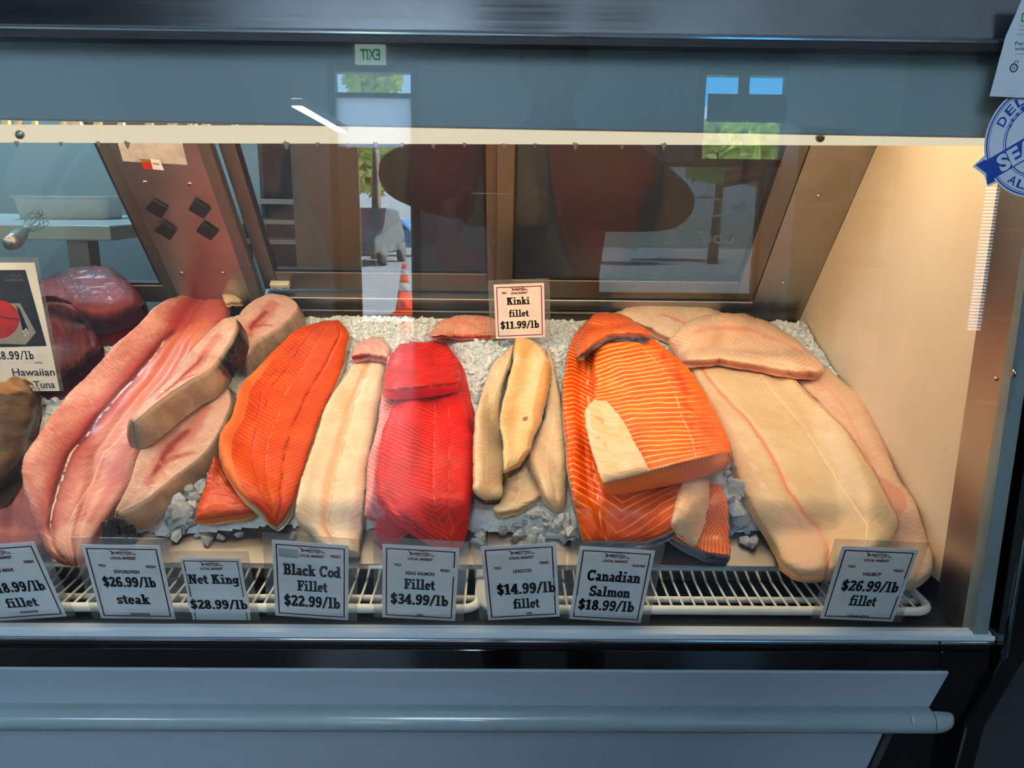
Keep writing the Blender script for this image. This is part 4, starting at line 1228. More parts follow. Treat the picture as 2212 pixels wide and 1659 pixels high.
IH = np.minimum(IH + np.where(IH > 0.004, 0.004 * (fnoise(IX * 150, IS * 150, 21, 2) - 0.5), 0), sample(box_blur(HM, 1), IX, IS)) + 0.0002
cov = sample(COVER.astype(float), IX, IS) > 0.5
IH = np.where(cov, np.minimum(IH, ice_height(IX, IS) - 0.003), IH)
IH = np.maximum(IH, -0.002)
ivs = world(IX, IS, IH).reshape(-1, 3)
keep = np.maximum.reduce([IH[:-1, :-1], IH[1:, :-1], IH[1:, 1:], IH[:-1, 1:]]) > 0.0025
ifs = [q for q, kf in zip(grid_faces(nx, ns), keep.ravel()) if kf]
me = bpy.data.meshes.new('crushed_ice')
# lumps scattered over the bed where no fish lies
ico = bmesh.new(); bmesh.ops.create_icosphere(ico, subdivisions=1, radius=1.0)
IV = np.array([v.co for v in ico.verts]); IF = np.array([[v.index for v in f.verts] for f in ico.faces]); ico.free()
CD = shift_max(COVER.astype(float), 1)
def lumps(n, fx, fs_, size, sink, seedk):
    rg = np.random.default_rng(seedk)
    x = rg.uniform(fx[0], fx[1], n); s = rg.uniform(fs_[0], fs_[1], n)
    hh = sample(np.maximum(ICE, 0.0), x, s)
    ok = (sample(CD, x, s) < 0.05) & ((hh > 0.006) | (rg.random(n) < 0.07)) & (s > 0.02)
    x, s, hh = x[ok], s[ok], hh[ok]
    m = len(x)
    sz = rg.uniform(size[0], size[1], m) * (1 + 0.7 * (rg.random(m) < 0.12))
    V = IV[None] * (1 + rg.uniform(-0.42, 0.30, (m, len(IV), 1))) * rg.uniform(0.55, 1.3, (m, 1, 3))
    q = rg.normal(size=(m, 4)); q /= np.linalg.norm(q, axis=1, keepdims=True)
    w, a, b, c = q.T
    RM = np.stack([1 - 2 * (b*b + c*c), 2 * (a*b - c*w), 2 * (a*c + b*w), 2 * (a*b + c*w), 1 - 2 * (a*a + c*c), 2 * (b*c - a*w), 2 * (a*c - b*w), 2 * (b*c + a*w), 1 - 2 * (a*a + b*b)], -1).reshape(m, 3, 3)
    V = np.einsum('mij,mkj->mki', RM, V) * sz[:, None, None]
    x = np.minimum(x, XR - 0.002 - sz * 1.3)
    P = world(x, s, hh + sz * (1 - sink))
    V = V + P[:, None]
    Fc = IF[None] + (np.arange(m) * len(IV))[:, None, None]
    return V.reshape(-1, 3), Fc.reshape(-1, 3)
A, FA = lumps(40000, (-1.05, XR), (0.15, 0.57), (0.002, 0.0045), 0.45, 5)
B_, FB = lumps(13000, (-1.05, XR), (0.035, 0.2), (0.0035, 0.0092), 0.3, 6)
Vall = np.concatenate([ivs, A]); Fall = ifs + (FA + len(ivs)).tolist()
me.from_pydata(Vall.tolist(), [], Fall); me.update()
ice = link_mesh('crushed_ice', me, M_ICE)
ice['label'] = 'bed of crushed white ice the fish lies on'; ice['category'] = 'ice'; ice['kind'] = 'stuff'
me = bpy.data.meshes.new('ice_lumps')
me.from_pydata(B_.tolist(), [], FB.tolist()); me.update()
lump = link_mesh('ice_lumps', me, M_ICEC)
lump['label'] = 'coarse clear ice lumps along the front edge of the ice bed'; lump['category'] = 'ice'; lump['kind'] = 'stuff'
# ------------------------------------------------------------------ slab serif lettering, drawn from strokes
def _rect(a, b, c, d): return [[(a, b), (c, b), (c, d), (a, d)]]
def _arc(cx, cy, rx, ry, a0, a1, w, n=14):
    out = []
    for i in range(n):
        p, q = R(a0 + (a1 - a0) * i / n), R(a0 + (a1 - a0) * (i + 1) / n)
        f = lambda t, e: (cx + (rx + e) * math.cos(t), cy + (ry + e) * math.sin(t))
        out.append([f(p, -w / 2), f(p, w / 2), f(q, w / 2), f(q, -w / 2)])
    return out
def _ring(cx, cy, rx, ry, w): return _arc(cx, cy, rx, ry, 0, 360, w, 24)
GLY = {
 'l': (_rect(.17, 0, .36, 1.02) + _rect(.04, .89, .3, 1.02) + _rect(.02, 0, .51, .13), .54),
 'i': (_rect(.17, 0, .36, .68) + _rect(.04, .55, .3, .68) + _rect(.02, 0, .51, .13) + _rect(.15, .81, .37, 1.0), .54),
 'f': (_rect(.15, 0, .34, .80) + _arc(.42, .78, .175, .15, 180, 50, .18) + _rect(.02, .54, .5, .67) + _rect(.02, 0, .5, .13), .52),
 't': (_rect(.14, .16, .33, .88) + _rect(.0, .54, .48, .67) + _arc(.37, .2, .135, .12, 180, 330, .17), .52),
 'e': (_arc(.33, .33, .22, .26, 0, 318, .17, 22) + _rect(.15, .28, .62, .39), .66),
 'a': (_ring(.28, .19, .17, .12, .15) + _rect(.38, .05, .56, .46) + _arc(.31, .42, .165, .175, 0, 150, .17) + _rect(.38, 0, .69, .12), .70),
 'c': (_arc(.34, .33, .23, .26, 48, 318, .18, 20) + _rect(.42, .42, .58, .67), .64),
 'o': (_ring(.33, .33, .23, .25, .18), .67),
 'd': (_ring(.29, .33, .2, .25, .17) + _rect(.43, 0, .62, 1.02) + _rect(.3, .89, .62, 1.02) + _rect(.43, 0, .74, .13), .76),
 'b': (_ring(.45, .33, .2, .25, .17) + _rect(.12, 0, .31, 1.02) + _rect(.0, .89, .31, 1.02), .74),
 'n': (_rect(.12, 0, .31, .67) + _rect(.0, .55, .31, .67) + _arc(.43, .42, .175, .17, 0, 180, .17) + _rect(.51, 0, .70, .43) + _rect(.0, 0, .40, .12) + _rect(.44, 0, .80, .12), .82),
 'm': (_rect(.12, 0, .31, .67) + _rect(.0, .55, .31, .67) + _arc(.42, .43, .165, .16, 0, 180, .16) + _rect(.49, 0, .67, .45) + _arc(.78, .43, .165, .16, 0, 180, .16) + _rect(.86, 0, 1.04, .45) + _rect(.0, 0, .39, .12) + _rect(.43, 0, .75, .12) + _rect(.80, 0, 1.14, .12), 1.17),
 'k': (_rect(.12, 0, .31, 1.02) + _rect(.0, .89, .31, 1.02) + [[(.28, .25), (.28, .42), (.50, .66), (.70, .66)]] + [[(.34, .38), (.47, .48), (.78, .0), (.55, .0)]] + _rect(.0, 0, .40, .12) + _rect(.48, 0, .82, .12) + _rect(.44, .56, .76, .67), .82),
 's': (_arc(.28, .48, .17, .11, 20, 270, .15) + _arc(.30, .19, .17, .12, -160, 90, .16) + _rect(.40, .46, .52, .67) + _rect(.06, 0, .19, .22), .58),
 'g': (_ring(.29, .35, .2, .22, .17) + _rect(.43, -.1, .62, .67) + _rect(.43, .55, .74, .67) + _arc(.30, -.09, .225, .12, 0, -165, .16), .76),
 'K': (_rect(.12, 0, .34, 1) + _rect(.0, .87, .48, 1) + _rect(.0, 0, .48, .13) + [[(.32, .35), (.32, .58), (.62, 1), (.86, 1)]] + [[(.40, .52), (.56, .66), (.96, .0), (.68, .0)]] + _rect(.56, .87, .96, 1) + _rect(.58, 0, 1.0, .13), 1.02),
 'F': (_rect(.12, 0, .34, 1) + _rect(.0, 0, .5, .13) + _rect(.0, .86, .78, 1) + _rect(.66, .66, .79, 1) + _rect(.3, .44, .58, .57) + _rect(.48, .34, .60, .66), .82),
 'B': (_rect(.12, 0, .34, 1) + _rect(.0, 0, .5, .13) + _rect(.0, .87, .5, 1) + _arc(.48, .73, .19, .20, -90, 90, .17) + _arc(.50, .27, .22, .20, -90, 90, .18) + _rect(.3, .47, .5, .59), .86),
 'C': (_arc(.47, .5, .36, .42, 55, 318, .2, 24) + _rect(.70, .66, .84, 1.0), .92),
 'S': (_arc(.39, .71, .25, .21, 25, 270, .18) + _arc(.41, .28, .25, .22, -155, 90, .19) + _rect(.57, .70, .70, 1.0) + _rect(.06, .0, .20, .32), .78),
 'N': (_rect(.12, 0, .27, 1) + _rect(.70, 0, .85, 1) + [[(.12, 1), (.38, 1), (.85, .0), (.64, .0)]] + _rect(.0, .87, .36, 1) + _rect(.56, .87, 1.0, 1) + _rect(.0, 0, .42, .13), 1.04),
 '1': (_rect(.24, 0, .46, 1) + _rect(.08, 0, .62, .13) + [[(.04, .72), (.04, .86), (.28, 1), (.46, 1), (.3, .82)]], .68),
 '2': (_arc(.36, .70, .23, .21, 165, -35, .19, 16) + [[(.44, .63), (.64, .60), (.32, .14), (.06, .14)]] + _rect(.06, 0, .68, .16) + _rect(.56, 0, .68, .28), .74),
 '3': (_arc(.34, .73, .22, .18, 155, -90, .18, 16) + _arc(.34, .28, .24, .20, 90, -155, .19, 16) + _rect(.2, .46, .36, .58), .72),
 '4': (_rect(.40, 0, .60, 1) + _rect(.02, .22, .72, .36) + [[(.02, .24), (.02, .40), (.42, 1), (.56, 1), (.22, .36)]] + _rect(.28, 0, .72, .12), .76),
 '6': (_ring(.37, .31, .22, .23, .18) + _arc(.46, .42, .32, .50, 75, 180, .18, 16) + _rect(.50, .74, .62, .98), .74),
 '8': (_ring(.36, .735, .19, .175, .17) + _ring(.36, .27, .23, .195, .18), .73),
 '9': (_ring(.37, .69, .22, .23, .18) + _arc(.28, .58, .32, .50, -105, 0, .18, 16) + _rect(.11, .02, .23, .26), .74),
 '$': (_arc(.37, .70, .22, .19, 25, 270, .17) + _arc(.39, .30, .22, .20, -155, 90, .18) + _rect(.54, .68, .66, .92) + _rect(.08, .08, .21, .34) + _rect(.32, -.1, .44, 1.1), .76),
 '.': (_rect(.08, 0, .28, .2), .36),
 '/': ([[(.0, -.04), (.16, -.04), (.62, 1.04), (.46, 1.04)]], .62),
 ' ': ([], .42),
}
def slab_text(t, h, spacing=0.02):
    """Flat polygons of a line of slab lettering, its middle at x = 0, baseline y = 0, and its width."""
    x, out = 0.0, []
    for ch in t:
        ps, adv = GLY[ch]
        out += [[((px + x) * h, py * h) for px, py in p] for p in ps]
        x += adv + spacing
    w = x * h
    return [[(px - w / 2, py) for px, py in p] for p in out], w

_FONT_CACHE = {}
def sans_mesh(t, bold=0.0):
    """Vertices, faces and bounds of a line in Blender's own sans face, 1 unit tall."""
    k = (t, bold)
    if k not in _FONT_CACHE:
        cu = bpy.data.curves.new('lettering', 'FONT')
        cu.body = t; cu.size = 1.0; cu.offset = bold; cu.resolution_u = 3
        o = bpy.data.objects.new('lettering', cu)
        COL.objects.link(o)
        dg = bpy.context.evaluated_depsgraph_get()
        me = bpy.data.meshes.new_from_object(o.evaluated_get(dg))
        vs = np.array([v.co[:2] for v in me.vertices]) if len(me.vertices) else np.zeros((0, 2))
        fs = [tuple(p.vertices) for p in me.polygons]
        bpy.data.objects.remove(o); bpy.data.curves.remove(cu); bpy.data.meshes.remove(me)
        _FONT_CACHE[k] = (vs, fs)
    return _FONT_CACHE[k]

class Flat:
    """Collects flat shapes in a sheet's own x, y and links them as one mesh lifted a hair above it."""
    def __init__(self, X): self.X, self.v, self.f = X, [], []
    def polys(self, ps, z=0.0, mv=(0, 0)):
        for p in ps:
            a = sum(p[i][0] * p[(i + 1) % len(p)][1] - p[(i + 1) % len(p)][0] * p[i][1] for i in range(len(p)))
            b = len(self.v)
            for q in (p if a > 0 else p[::-1]): self.v.append(self.X(q[0] + mv[0], q[1] + mv[1], z))
            self.f.append(tuple(range(b, b + len(p))))
        return self
    def slab(self, t, h, cx, y, z=0.0, maxw=None):
        ps, w = slab_text(t, h)
        k = 1.0 if maxw is None else min(1.0, maxw / w)
        for o in (-.03, 0.03): self.polys([[(a * k + o * h, c) for a, c in p] for p in ps], z, (cx, y))
        return self
    def sans(self, t, h, cx, y, z=0.0, bold=0.02, stretch=1.0, width=None, fn=None):
        vs, fs = sans_mesh(t, bold)
        if not len(vs): return self
        cap = 0.73
        x0, x1 = vs[:, 0].min(), vs[:, 0].max()
        sx = h / cap * stretch if width is None else width / (x1 - x0)
        b = len(self.v)
        for q in vs:
            x, yy = (q[0] - (x0 + x1) / 2) * sx + cx, q[1] * h / cap + y
            if fn: x, yy = fn(x, yy)
            self.v.append(self.X(x, yy, z))
        self.f += [tuple(b + i for i in f) for f in fs]
        return self
    def line(self, pts, w, z=0.0):
        for (x0, y0), (x1, y1) in zip(pts[:-1], pts[1:]):
            l = math.hypot(x1 - x0, y1 - y0) + 1e-9
            nx, ny = -(y1 - y0) / l * w / 2, (x1 - x0) / l * w / 2
            ex, ey = (x1 - x0) / l * w * 0.3, (y1 - y0) / l * w * 0.3
            self.polys([[(x0 + nx - ex, y0 + ny - ey), (x0 - nx - ex, y0 - ny - ey), (x1 - nx + ex, y1 - ny + ey), (x1 + nx + ex, y1 + ny + ey)]], z)
        return self
    def build(self, name, mat, parent):
        me = bpy.data.meshes.new(name)
        me.from_pydata([tuple(map(float, q)) for q in self.v], [], self.f); me.update()
        return link_mesh(name, me, mat, parent)

def paper(name, col, share):
    nb = NB(name)
    v, x, y, z = nb.coord()
    c = nb.mix(nb.noise(v, 60, 4).step(0.4, 0.7) * 0.5, col, tuple(q * 0.93 for q in col[:3]) + (1,))
    d = nb.n('ShaderNodeBsdfDiffuse'); t = nb.n('ShaderNodeBsdfTranslucent'); m = nb.n('ShaderNodeMixShader')
    nb.put(d.inputs[0], c); nb.put(t.inputs[0], c); m.inputs[0].default_value = share
    nb.nt.links.new(d.outputs[0], m.inputs[1]); nb.nt.links.new(t.outputs[0], m.inputs[2])
    return nb.done(m.outputs[0])
M_CARD = paper('tag card', rgb(236, 243, 246), 0.42)
M_CARD2 = plain('kinki tag card', rgb(240, 224, 214), 0.5, 0.0, 0.02, 25)
M_PATCH = paper('pasted paper strip', rgb(242, 249, 252), 0.42)
M_PATCH2 = plain('pasted cream strip', rgb(244, 230, 212), 0.5, 0.0, 0.02, 30)
M_INK = plain('black ink', rgb(12, 12, 14), 0.55)
M_MAROON = plain('maroon ink', rgb(70, 22, 34), 0.55)
M_MAROON2 = plain('red ink', rgb(120, 24, 34), 0.55)
M_GREYP = plain('grey smudge', rgb(168, 176, 172), 0.6, 0.0, 0.05, 80)

def sturgeon(fl, cx, cy, w, z):
    k = w / 2
    P = lambda pts: [(cx + a * k, cy + b * k) for a, b in pts]
    fl.line(P([(-.78, .05), (-.4, -.02), (-.1, .2), (.25, .24), (.55, .12), (.98, -.16), (.6, -.12), (.2, -.16), (-.3, -.12), (-.62, -.06), (-.78, .05)]), w * .022, z)
    fl.line(P([(-.35, -.02), (.1, .08), (.45, .04), (.6, -.02)]), w * .035, z)
    fl.line(P([(-.3, -.06), (.2, -.02), (.6, -.08)]), w * .018, z)
    fl.polys([P([(-1.0, .34), (-.86, .22), (-.6, .06), (-.72, -.02)])], z)
    fl.polys([P([(-.86, -.22), (-.7, -.02), (-.58, .02), (-.64, -.12)])], z)
    fl.polys([P([(-.5, .02), (-.42, .14), (-.34, .02)])], z)
    fl.polys([P([(-.2, -.12), (-.12, -.22), (-.02, -.13)]), P([(.3, -.15), (.36, -.26), (.46, -.13)])], z)
    return fl

TAG_LEAN = R(12)
def tag_plane(base_y, lean):
    n = np.array([0.0, -math.cos(lean), -math.sin(lean)])     # leans towards the customer at the top
    return np.array([0.0, base_y, H - 0.523]), n

def sheet(corners, p0, n):
    """Rectangle fitted to four pixel corners (TL, TR, BR, BL) seen on a plane: returns X(x, y, z), width, height, centre."""
    q = [hit(a, b, p0, n) for a, b in corners]
    c = sum(q) / 4
    ux = (q[1] - q[0]) + (q[2] - q[3]); ux /= np.linalg.norm(ux)
    uz = n / np.linalg.norm(n)
    if uz[1] > 0: uz = -uz
    uy = np.cross(uz, ux)
    if uy[2] < 0: uy = -uy
    w = (np.linalg.norm(q[1] - q[0]) + np.linalg.norm(q[2] - q[3])) / 2
    h = (np.linalg.norm(q[0] - q[3]) + np.linalg.norm(q[1] - q[2])) / 2
    X = lambda x, y, z=0.0: tuple(c + ux * x + uy * y + uz * z)
    return X, w, h, c

def card_box(X, w, h, t, name, mat, parent, cx=0.0, cy=0.0, z=0.0):
    pts = [X(cx - w / 2, cy - h / 2, z - t), X(cx + w / 2, cy - h / 2, z - t), X(cx + w / 2, cy + h / 2, z - t), X(cx - w / 2, cy + h / 2, z - t)]
    d = Vector(X(0, 0, t)) - Vector(X(0, 0, 0))
    return MB().extrude(pts, d).build(name, mat, parent)

def price_tag(corners, label, big, small=(), top=True, border=True, base_y=0.8735, lean=TAG_LEAN, card=None, patch=None, ink2=None, sleeve=(0.011, 0.011), logo=True, logo_x=0.0, smudge=False, breaks=()):
    p0, n = tag_plane(base_y, lean)
    X, w, h, c = sheet(corners, p0, n)
    cm, pm, i2 = card or M_CARD, patch or M_PATCH, ink2 or M_MAROON
    t = empty('price_tag', X(0, -h / 2, 0))
    tag(t, label, 'price tag', 'price tags along the front' if base_y < 1 else 'price tags in the ice')
    card_box(X, w, h, 0.0006, 'card', cm, t)
    sw, sh = sleeve
    card_box(X, w + 2 * sw, h + sh, 0.0004, 'clear_sleeve', M_CLEAR, t, 0, sh / 2 - 0.001, -0.0008)
    z = 0.0003
    if border:
        b = Flat(X); m = 0.055 * w; lw = 0.018 * w
        x0, x1, y0, y1 = -w / 2 + m, w / 2 - m, -h / 2 + m, h / 2 - m * 1.1
        segs = [((x0, y1), (x1, y1)), ((x0, y0), (x1, y0))] if border is True else [((x0, y1), (x1, y1))]
        for a, q in segs: b.line([a, q], lw, z)
        for xx, br in ((x0, [g for g in breaks if g[0] == 'l']), (x1, [g for g in breaks if g[0] == 'r'])):
            lo = y0 if border is True else -h / 2
            cuts = sorted(br, key=lambda g: g[1])
            cur = lo
            for g in cuts:
                b.line([(xx, cur), (xx, -h / 2 + g[1] * h)], lw, z); cur = -h / 2 + g[2] * h
            b.line([(xx, cur), (xx, y1)], lw, z)
        b.build('border', i2, t)
    if smudge:
        Flat(X).polys([[(-.42 * w, .30 * h), (-.16 * w, .29 * h), (-.16 * w, .40 * h), (-.42 * w, .41 * h)]], z).build('grey_smudge', M_GREYP, t)
    if big:
        f = Flat(X)
        for (s, cx, y, hh, mw) in big:
            f2, wd = slab_text(s, hh * h)
            k = min(1.0, mw * w / wd); wd *= k
            f.polys([[(cx * w - wd / 2 - .04 * w, y * h - .055 * h), (cx * w + wd / 2 + .04 * w, y * h - .055 * h), (cx * w + wd / 2 + .04 * w, (y + hh) * h + .045 * h), (cx * w - wd / 2 - .04 * w, (y + hh) * h + .045 * h)]], z)
            z += 0.00004
        f.build('pasted_strips', pm, t)
        g = Flat(X)
        for (s, cx, y, hh, mw) in big: g.slab(s, hh * h, cx * w, y * h, 0.0007, mw * w)
        g.build('price_lettering', M_INK, t)
    if logo:
        lg = Flat(X)
        ly = logo if not isinstance(logo, bool) else 0.405
        sturgeon(lg, logo_x * w, ly * h, 0.36 * w if border is True else 0.40 * w, 0.0006)
        lg.sans('LOCAL MARKET', 0.034 * h, logo_x * w, (ly - 0.085) * h, 0.0006, 0.05, width=(0.33 if border is True else 0.38) * w)
        lg.build('fish_logo', i2, t)
    if small:
        sm = Flat(X)
        for (s, cx, y, hh, wd) in small: sm.sans(s, hh * h, cx * w, y * h, 0.0006, 0.045, width=wd * w)
        sm.build('small_lettering', i2, t)
    return t

WF = lambda wy=.2, fy=.2, wx=-.30, fx=.33: [('WILD', wx, wy, .034, .10), ('FRESH', fx, fy, .034, .125)]
price_tag([(-72, 1183), (90, 1171), (128, 1331), (-38, 1343)], 'MAHI MAHI price tag, cut off by the left edge', [('$18.99/lb', .03, -.12, .135, .72), ('fillet', 0, -.325, .125, .42)],
          [('FRESH', .33, .245, .034, .125), ('MAHI MAHI', -.06, .155, .044, .3), ('USA/HAWAII', .04, -.41, .03, .24)], logo_x=-.02)
price_tag([(183, 1177), (353, 1179), (371, 1338), (211, 1335)], 'SWORDFISH price tag reading $26.99/lb steak', [('$26.99/lb', 0, -.05, .135, .69), ('steak', 0, -.285, .135, .44)],
          WF(.218, .21) + [('SWORDFISH', 0, .133, .044, .33), ('USA/HAWAII', .04, -.44, .03, .26)])
price_tag([(397, 1205), (524, 1207), (537, 1339), (408, 1339)], 'narrow Net King price tag reading $28.99/lb', [('Net King', 0, .10, .15, .85), ('$28.99/lb', 0, -.31, .15, .97)],
          logo=.41, border='open', breaks=[('l', .16, .38), ('r', .16, .37)])
price_tag([(591, 1166), (755, 1180), (750, 1339), (591, 1330)], 'Black Cod Fillet price tag reading $22.99/lb', [('Black Cod', .02, .074, .145, .76), ('Fillet', .02, -.13, .14, .40), ('$22.99/lb', .01, -.345, .15, .76)],
          [('FRESH', .33, .335, .034, .125)], smudge=True, logo_x=.02)
price_tag([(829, 1175), (994, 1186), (981, 1341), (823, 1334)], 'KING SALMON Fillet price tag reading $34.99/lb', [('Fillet', .0, -.075, .14, .41), ('$34.99/lb', 0, -.29, .145, .78)],
          WF(.23, .185) + [('KING SALMON', 0, .122, .044, .38), ('USA', .02, -.45, .034, .09)], breaks=[('r', .62, .75)])
price_tag([(1041, 1182), (1201, 1172), (1209, 1332), (1052, 1340)], 'LINGCOD price tag reading $14.99/lb fillet', [('$14.99/lb', .06, -.148, .145, .80), ('fillet', .05, -.35, .135, .36)],
          WF(.2, .238) + [('LINGCOD', .03, .14, .044, .25), ('USA', .08, -.44, .034, .09)], logo_x=.03)
price_tag([(1251, 1179), (1412, 1191), (1387, 1345), (1231, 1338)], 'Canadian Salmon price tag reading $18.99/lb', [('Canadian', .02, .06, .145, .72), ('Salmon', .0, -.15, .14, .56), ('$18.99/lb', -.02, -.347, .145, .77)],
          [('SASHIMI', .32, .28, .030, .17)])
price_tag([(1807, 1180), (1972, 1187), (1941, 1343), (1783, 1336)], 'HALIBUT price tag reading $26.99/lb fillet, at the right end', [('$26.99/lb', .03, -.086, .145, .76), ('fillet', .0, -.29, .145, .36)],
          WF(.228, .196) + [('HALIBUT', 0, .13, .044, .24), ('USA/ALASKA', 0, -.452, .032, .3)])
kt = price_tag([(1068, 615), (1178, 611), (1175, 728), (1070, 732)], 'Kinki fillet price tag reading $11.99/lb, standing in the ice', [('Kinki', -.02, .125, .135, .46), ('fillet', -.02, -.10, .13, .40), ('$11.99/lb', -.01, -.32, .14, .78)],
          [('WILD', -.30, .33, .034, .10)], base_y=1.385, lean=R(6), card=M_CARD2, patch=M_PATCH2, ink2=M_MAROON2, sleeve=(.010, .009))

# tuna sign with a printed photo
p0, n = np.array([0.0, 1.19, H - 0.4]), np.array([0.0, -math.cos(R(4)), -math.sin(R(4))])
X, w, h, c = sheet([(-118, 566), (66, 570), (136, 842), (-60, 848)], p0, n)
ts = empty('tuna_sign', X(0, -h / 2))
tag(ts, 'tall white Hawaiian Tuna sign with a printed photo, at the left edge', 'sign')
card_box(X, w, h, 0.0008, 'card', plain('cream sign card', rgb(236, 226, 204), 0.5, 0, .02, 20), ts)
card_box(X, w + .012, h + .008, 0.0006, 'clear_sleeve', M_CLEAR, ts, 0.0, 0.004, -0.001)
def TQ(px, py):
    q = hit(px, py, p0, n) - c
    ux = np.array(X(1, 0, 0)) - c; uy = np.array(X(0, 1, 0)) - c
    return (float(q @ ux), float(q @ uy))
pic = Flat(X).polys([[TQ(a, b) for a, b in ((-100, 584), (55, 583), (101, 747), (-72, 752))]], .0003).build('printed_photo', plain('photo print dark', rgb(38, 36, 34), .4, 0, .25, 40), ts)
Flat(X).polys([[TQ(a, b) for a, b in ((-60, 655), (44, 655), (78, 718), (56, 744), (-60, 741))]], .0005).build('printed_board', plain('photo print board', rgb(150, 140, 124), .4, 0, .08, 30), pic)
red = [TQ(-50 + 92 * (0.5 + 0.5 * math.cos(R(a))) * 1.0, 690 + 42 * math.sin(R(a))) for a in range(0, 360, 12)]
Flat(X).polys([red], .0007).build('printed_tuna', plain('photo print red', rgb(190, 30, 14), .4, 0, .2, 50), pic)
Flat(X).line([TQ(-40, 690), TQ(0, 684), TQ(24, 688), TQ(41, 690)], .003, .0008).build('printed_shadow_line', plain('photo print maroon', rgb(110, 16, 10), .4), pic)
Flat(X).polys([[TQ(a, b) for a, b in ((36, 659), (44, 668), (62, 712), (50, 714))]], .0008).build('printed_knife', plain('photo print black', rgb(14, 14, 14), .4), pic)
g = Flat(X)
for a, b in ((52, 716), (57, 712), (61, 719), (55, 724)):
    q = TQ(a, b); g.polys([[(q[0] + .0022 * math.cos(R(t)), q[1] + .0022 * math.sin(R(t))) for t in range(0, 360, 30)]], .0009)
g.build('printed_garlic', plain('photo print white', rgb(190, 186, 176), .4), pic)
lg = Flat(X)
q0, q1 = TQ(22, 597), TQ(50, 596)
lg.line([TQ(23, 597), TQ(30, 593), TQ(36, 598), TQ(42, 593), TQ(49, 597)], .0009, .0006)
qs = TQ(30, 607); lg.sans('Seafoods', .0045, qs[0] + .001, qs[1], .0006, 0.0, width=.030)
lg.build('printed_logo', plain('photo print grey', rgb(110, 108, 104), .4), pic)
qa, qb = TQ(36, 775), TQ(40, 772)
f = Flat(X); t_, wd = slab_text('$28.99/lb', .0135)
qe = TQ(75, 776)
f.polys([[(qe[0] - wd * .82 - .003, qe[1] - .004), (qe[0] + .004, qe[1] - .004), (qe[0] + .004, qe[1] + .0175), (qe[0] - wd * .82 - .003, qe[1] + .0175)]], .0003).build('pasted_strips', M_PATCH2, ts)
f = Flat(X); f.polys([[(a * .82 + qe[0] - wd * .41, b + qe[1]) for a, b in p] for p in t_], .0006).build('price_lettering', M_INK, ts)
f = Flat(X)
q = TQ(119, 811); f.sans('Hawaiian', .0125, q[0] - .0325, q[1], .0004, .012, width=.066)
q = TQ(120, 838); f.sans('Tuna', .0125, q[0] - .0165, q[1], .0004, .012, width=.033)
f.build('name_lettering', plain('grey black ink', rgb(36, 34, 40), .5), ts)
q = TQ(85, 785); f = Flat(X); f.sans('FRESH', .0028, q[0], q[1], .0004, .02, width=.012); f.build('small_lettering', M_MAROON2, ts)
MB().tube([X(TQ(78, 838)[0] + .006 * math.cos(R(a)), TQ(78, 842)[1] + .006 * math.sin(R(a)), .002) for a in range(-10, 200, 15)], .0007, 6).build('wire_clip', M_SCREW, ts, True)

# ------------------------------------------------------------------ stickers on the glass
gp = GP + np.array([0, -0.0004, 0])
M_BLUE = plain('blue print', rgb(20, 66, 160), 0.4)
M_STK = plain('white vinyl', rgb(214, 224, 234), 0.4, 0, .015, 20)
def GQ(px, py): return hit(px, py, gp, GN)
c0 = GQ(2246, 303)
Xg = lambda x, y, z=0.0: tuple(c0 + np.array([x, 0, 0]) + np.array([0, math.sin(GL_T), math.cos(GL_T)]) * y + GN * (z + .0006))
k = float(np.linalg.norm(GQ(2246, 303) - GQ(2146, 303))) / 100.0       # metres per pixel there
st = empty('round_sticker', Xg(0, 0))
tag(st, 'round white and blue SEAFOOD sticker on the glass, under the paper leaflet', 'sticker')
def circ(r, n=64): return [(r * math.cos(2 * math.pi * i / n), r * math.sin(2 * math.pi * i / n)) for i in range(n)]
def ann(r0, r1, a0=0, a1=360, n=72):
    out = []
    for i in range(n):
        p, q = R(a0 + (a1 - a0) * i / n), R(a0 + (a1 - a0) * (i + 1) / n)
        out.append([(r0 * math.cos(p), r0 * math.sin(p)), (r1 * math.cos(p), r1 * math.sin(p)), (r1 * math.cos(q), r1 * math.sin(q)), (r0 * math.cos(q), r0 * math.sin(q))])
    return out
th = R(32)
def band(u, v): return (u * math.cos(th) - v * math.sin(th), u * math.sin(th) + v * math.cos(th))
Rr = 120 * k
vin = Flat(Xg); vin.polys([circ(Rr)], .0)
tail = [(-137 * k, -54 * k), (-112 * k, -50 * k), (-90 * k, -90 * k), (-103 * k, -94 * k), (-107 * k, -72 * k)]
bw = 44 * k
vin.polys([[band(-124 * k, -bw * .62), band(124 * k, -bw * .62), band(124 * k, bw * .62), band(-124 * k, bw * .62)]], .00005)
vin.polys([[(-138 * k, -56 * k), (-100 * k, -16 * k), (-62 * k, -80 * k), (-98 * k, -98 * k), (-110 * k, -74 * k)]], .00004)
vin.build('white_vinyl', M_STK, st)
bl = Flat(Xg)
bl.polys(ann(113 * k, 116 * k), .00015).polys(ann(109.5 * k, 110.8 * k), .00015).polys(ann(78 * k, 79.5 * k), .00015).polys(ann(73 * k, 75.5 * k), .00015)
bl.polys([[band(-118 * k, -bw / 2), band(118 * k, -bw / 2), band(118 * k, bw / 2), band(-118 * k, bw / 2)]], .0002)
bl.polys([[(-132 * k, -53 * k), (-113 * k, -41 * k), (-84 * k, -86 * k), (-101 * k, -94 * k), (-106 * k, -70 * k)]], .0002)
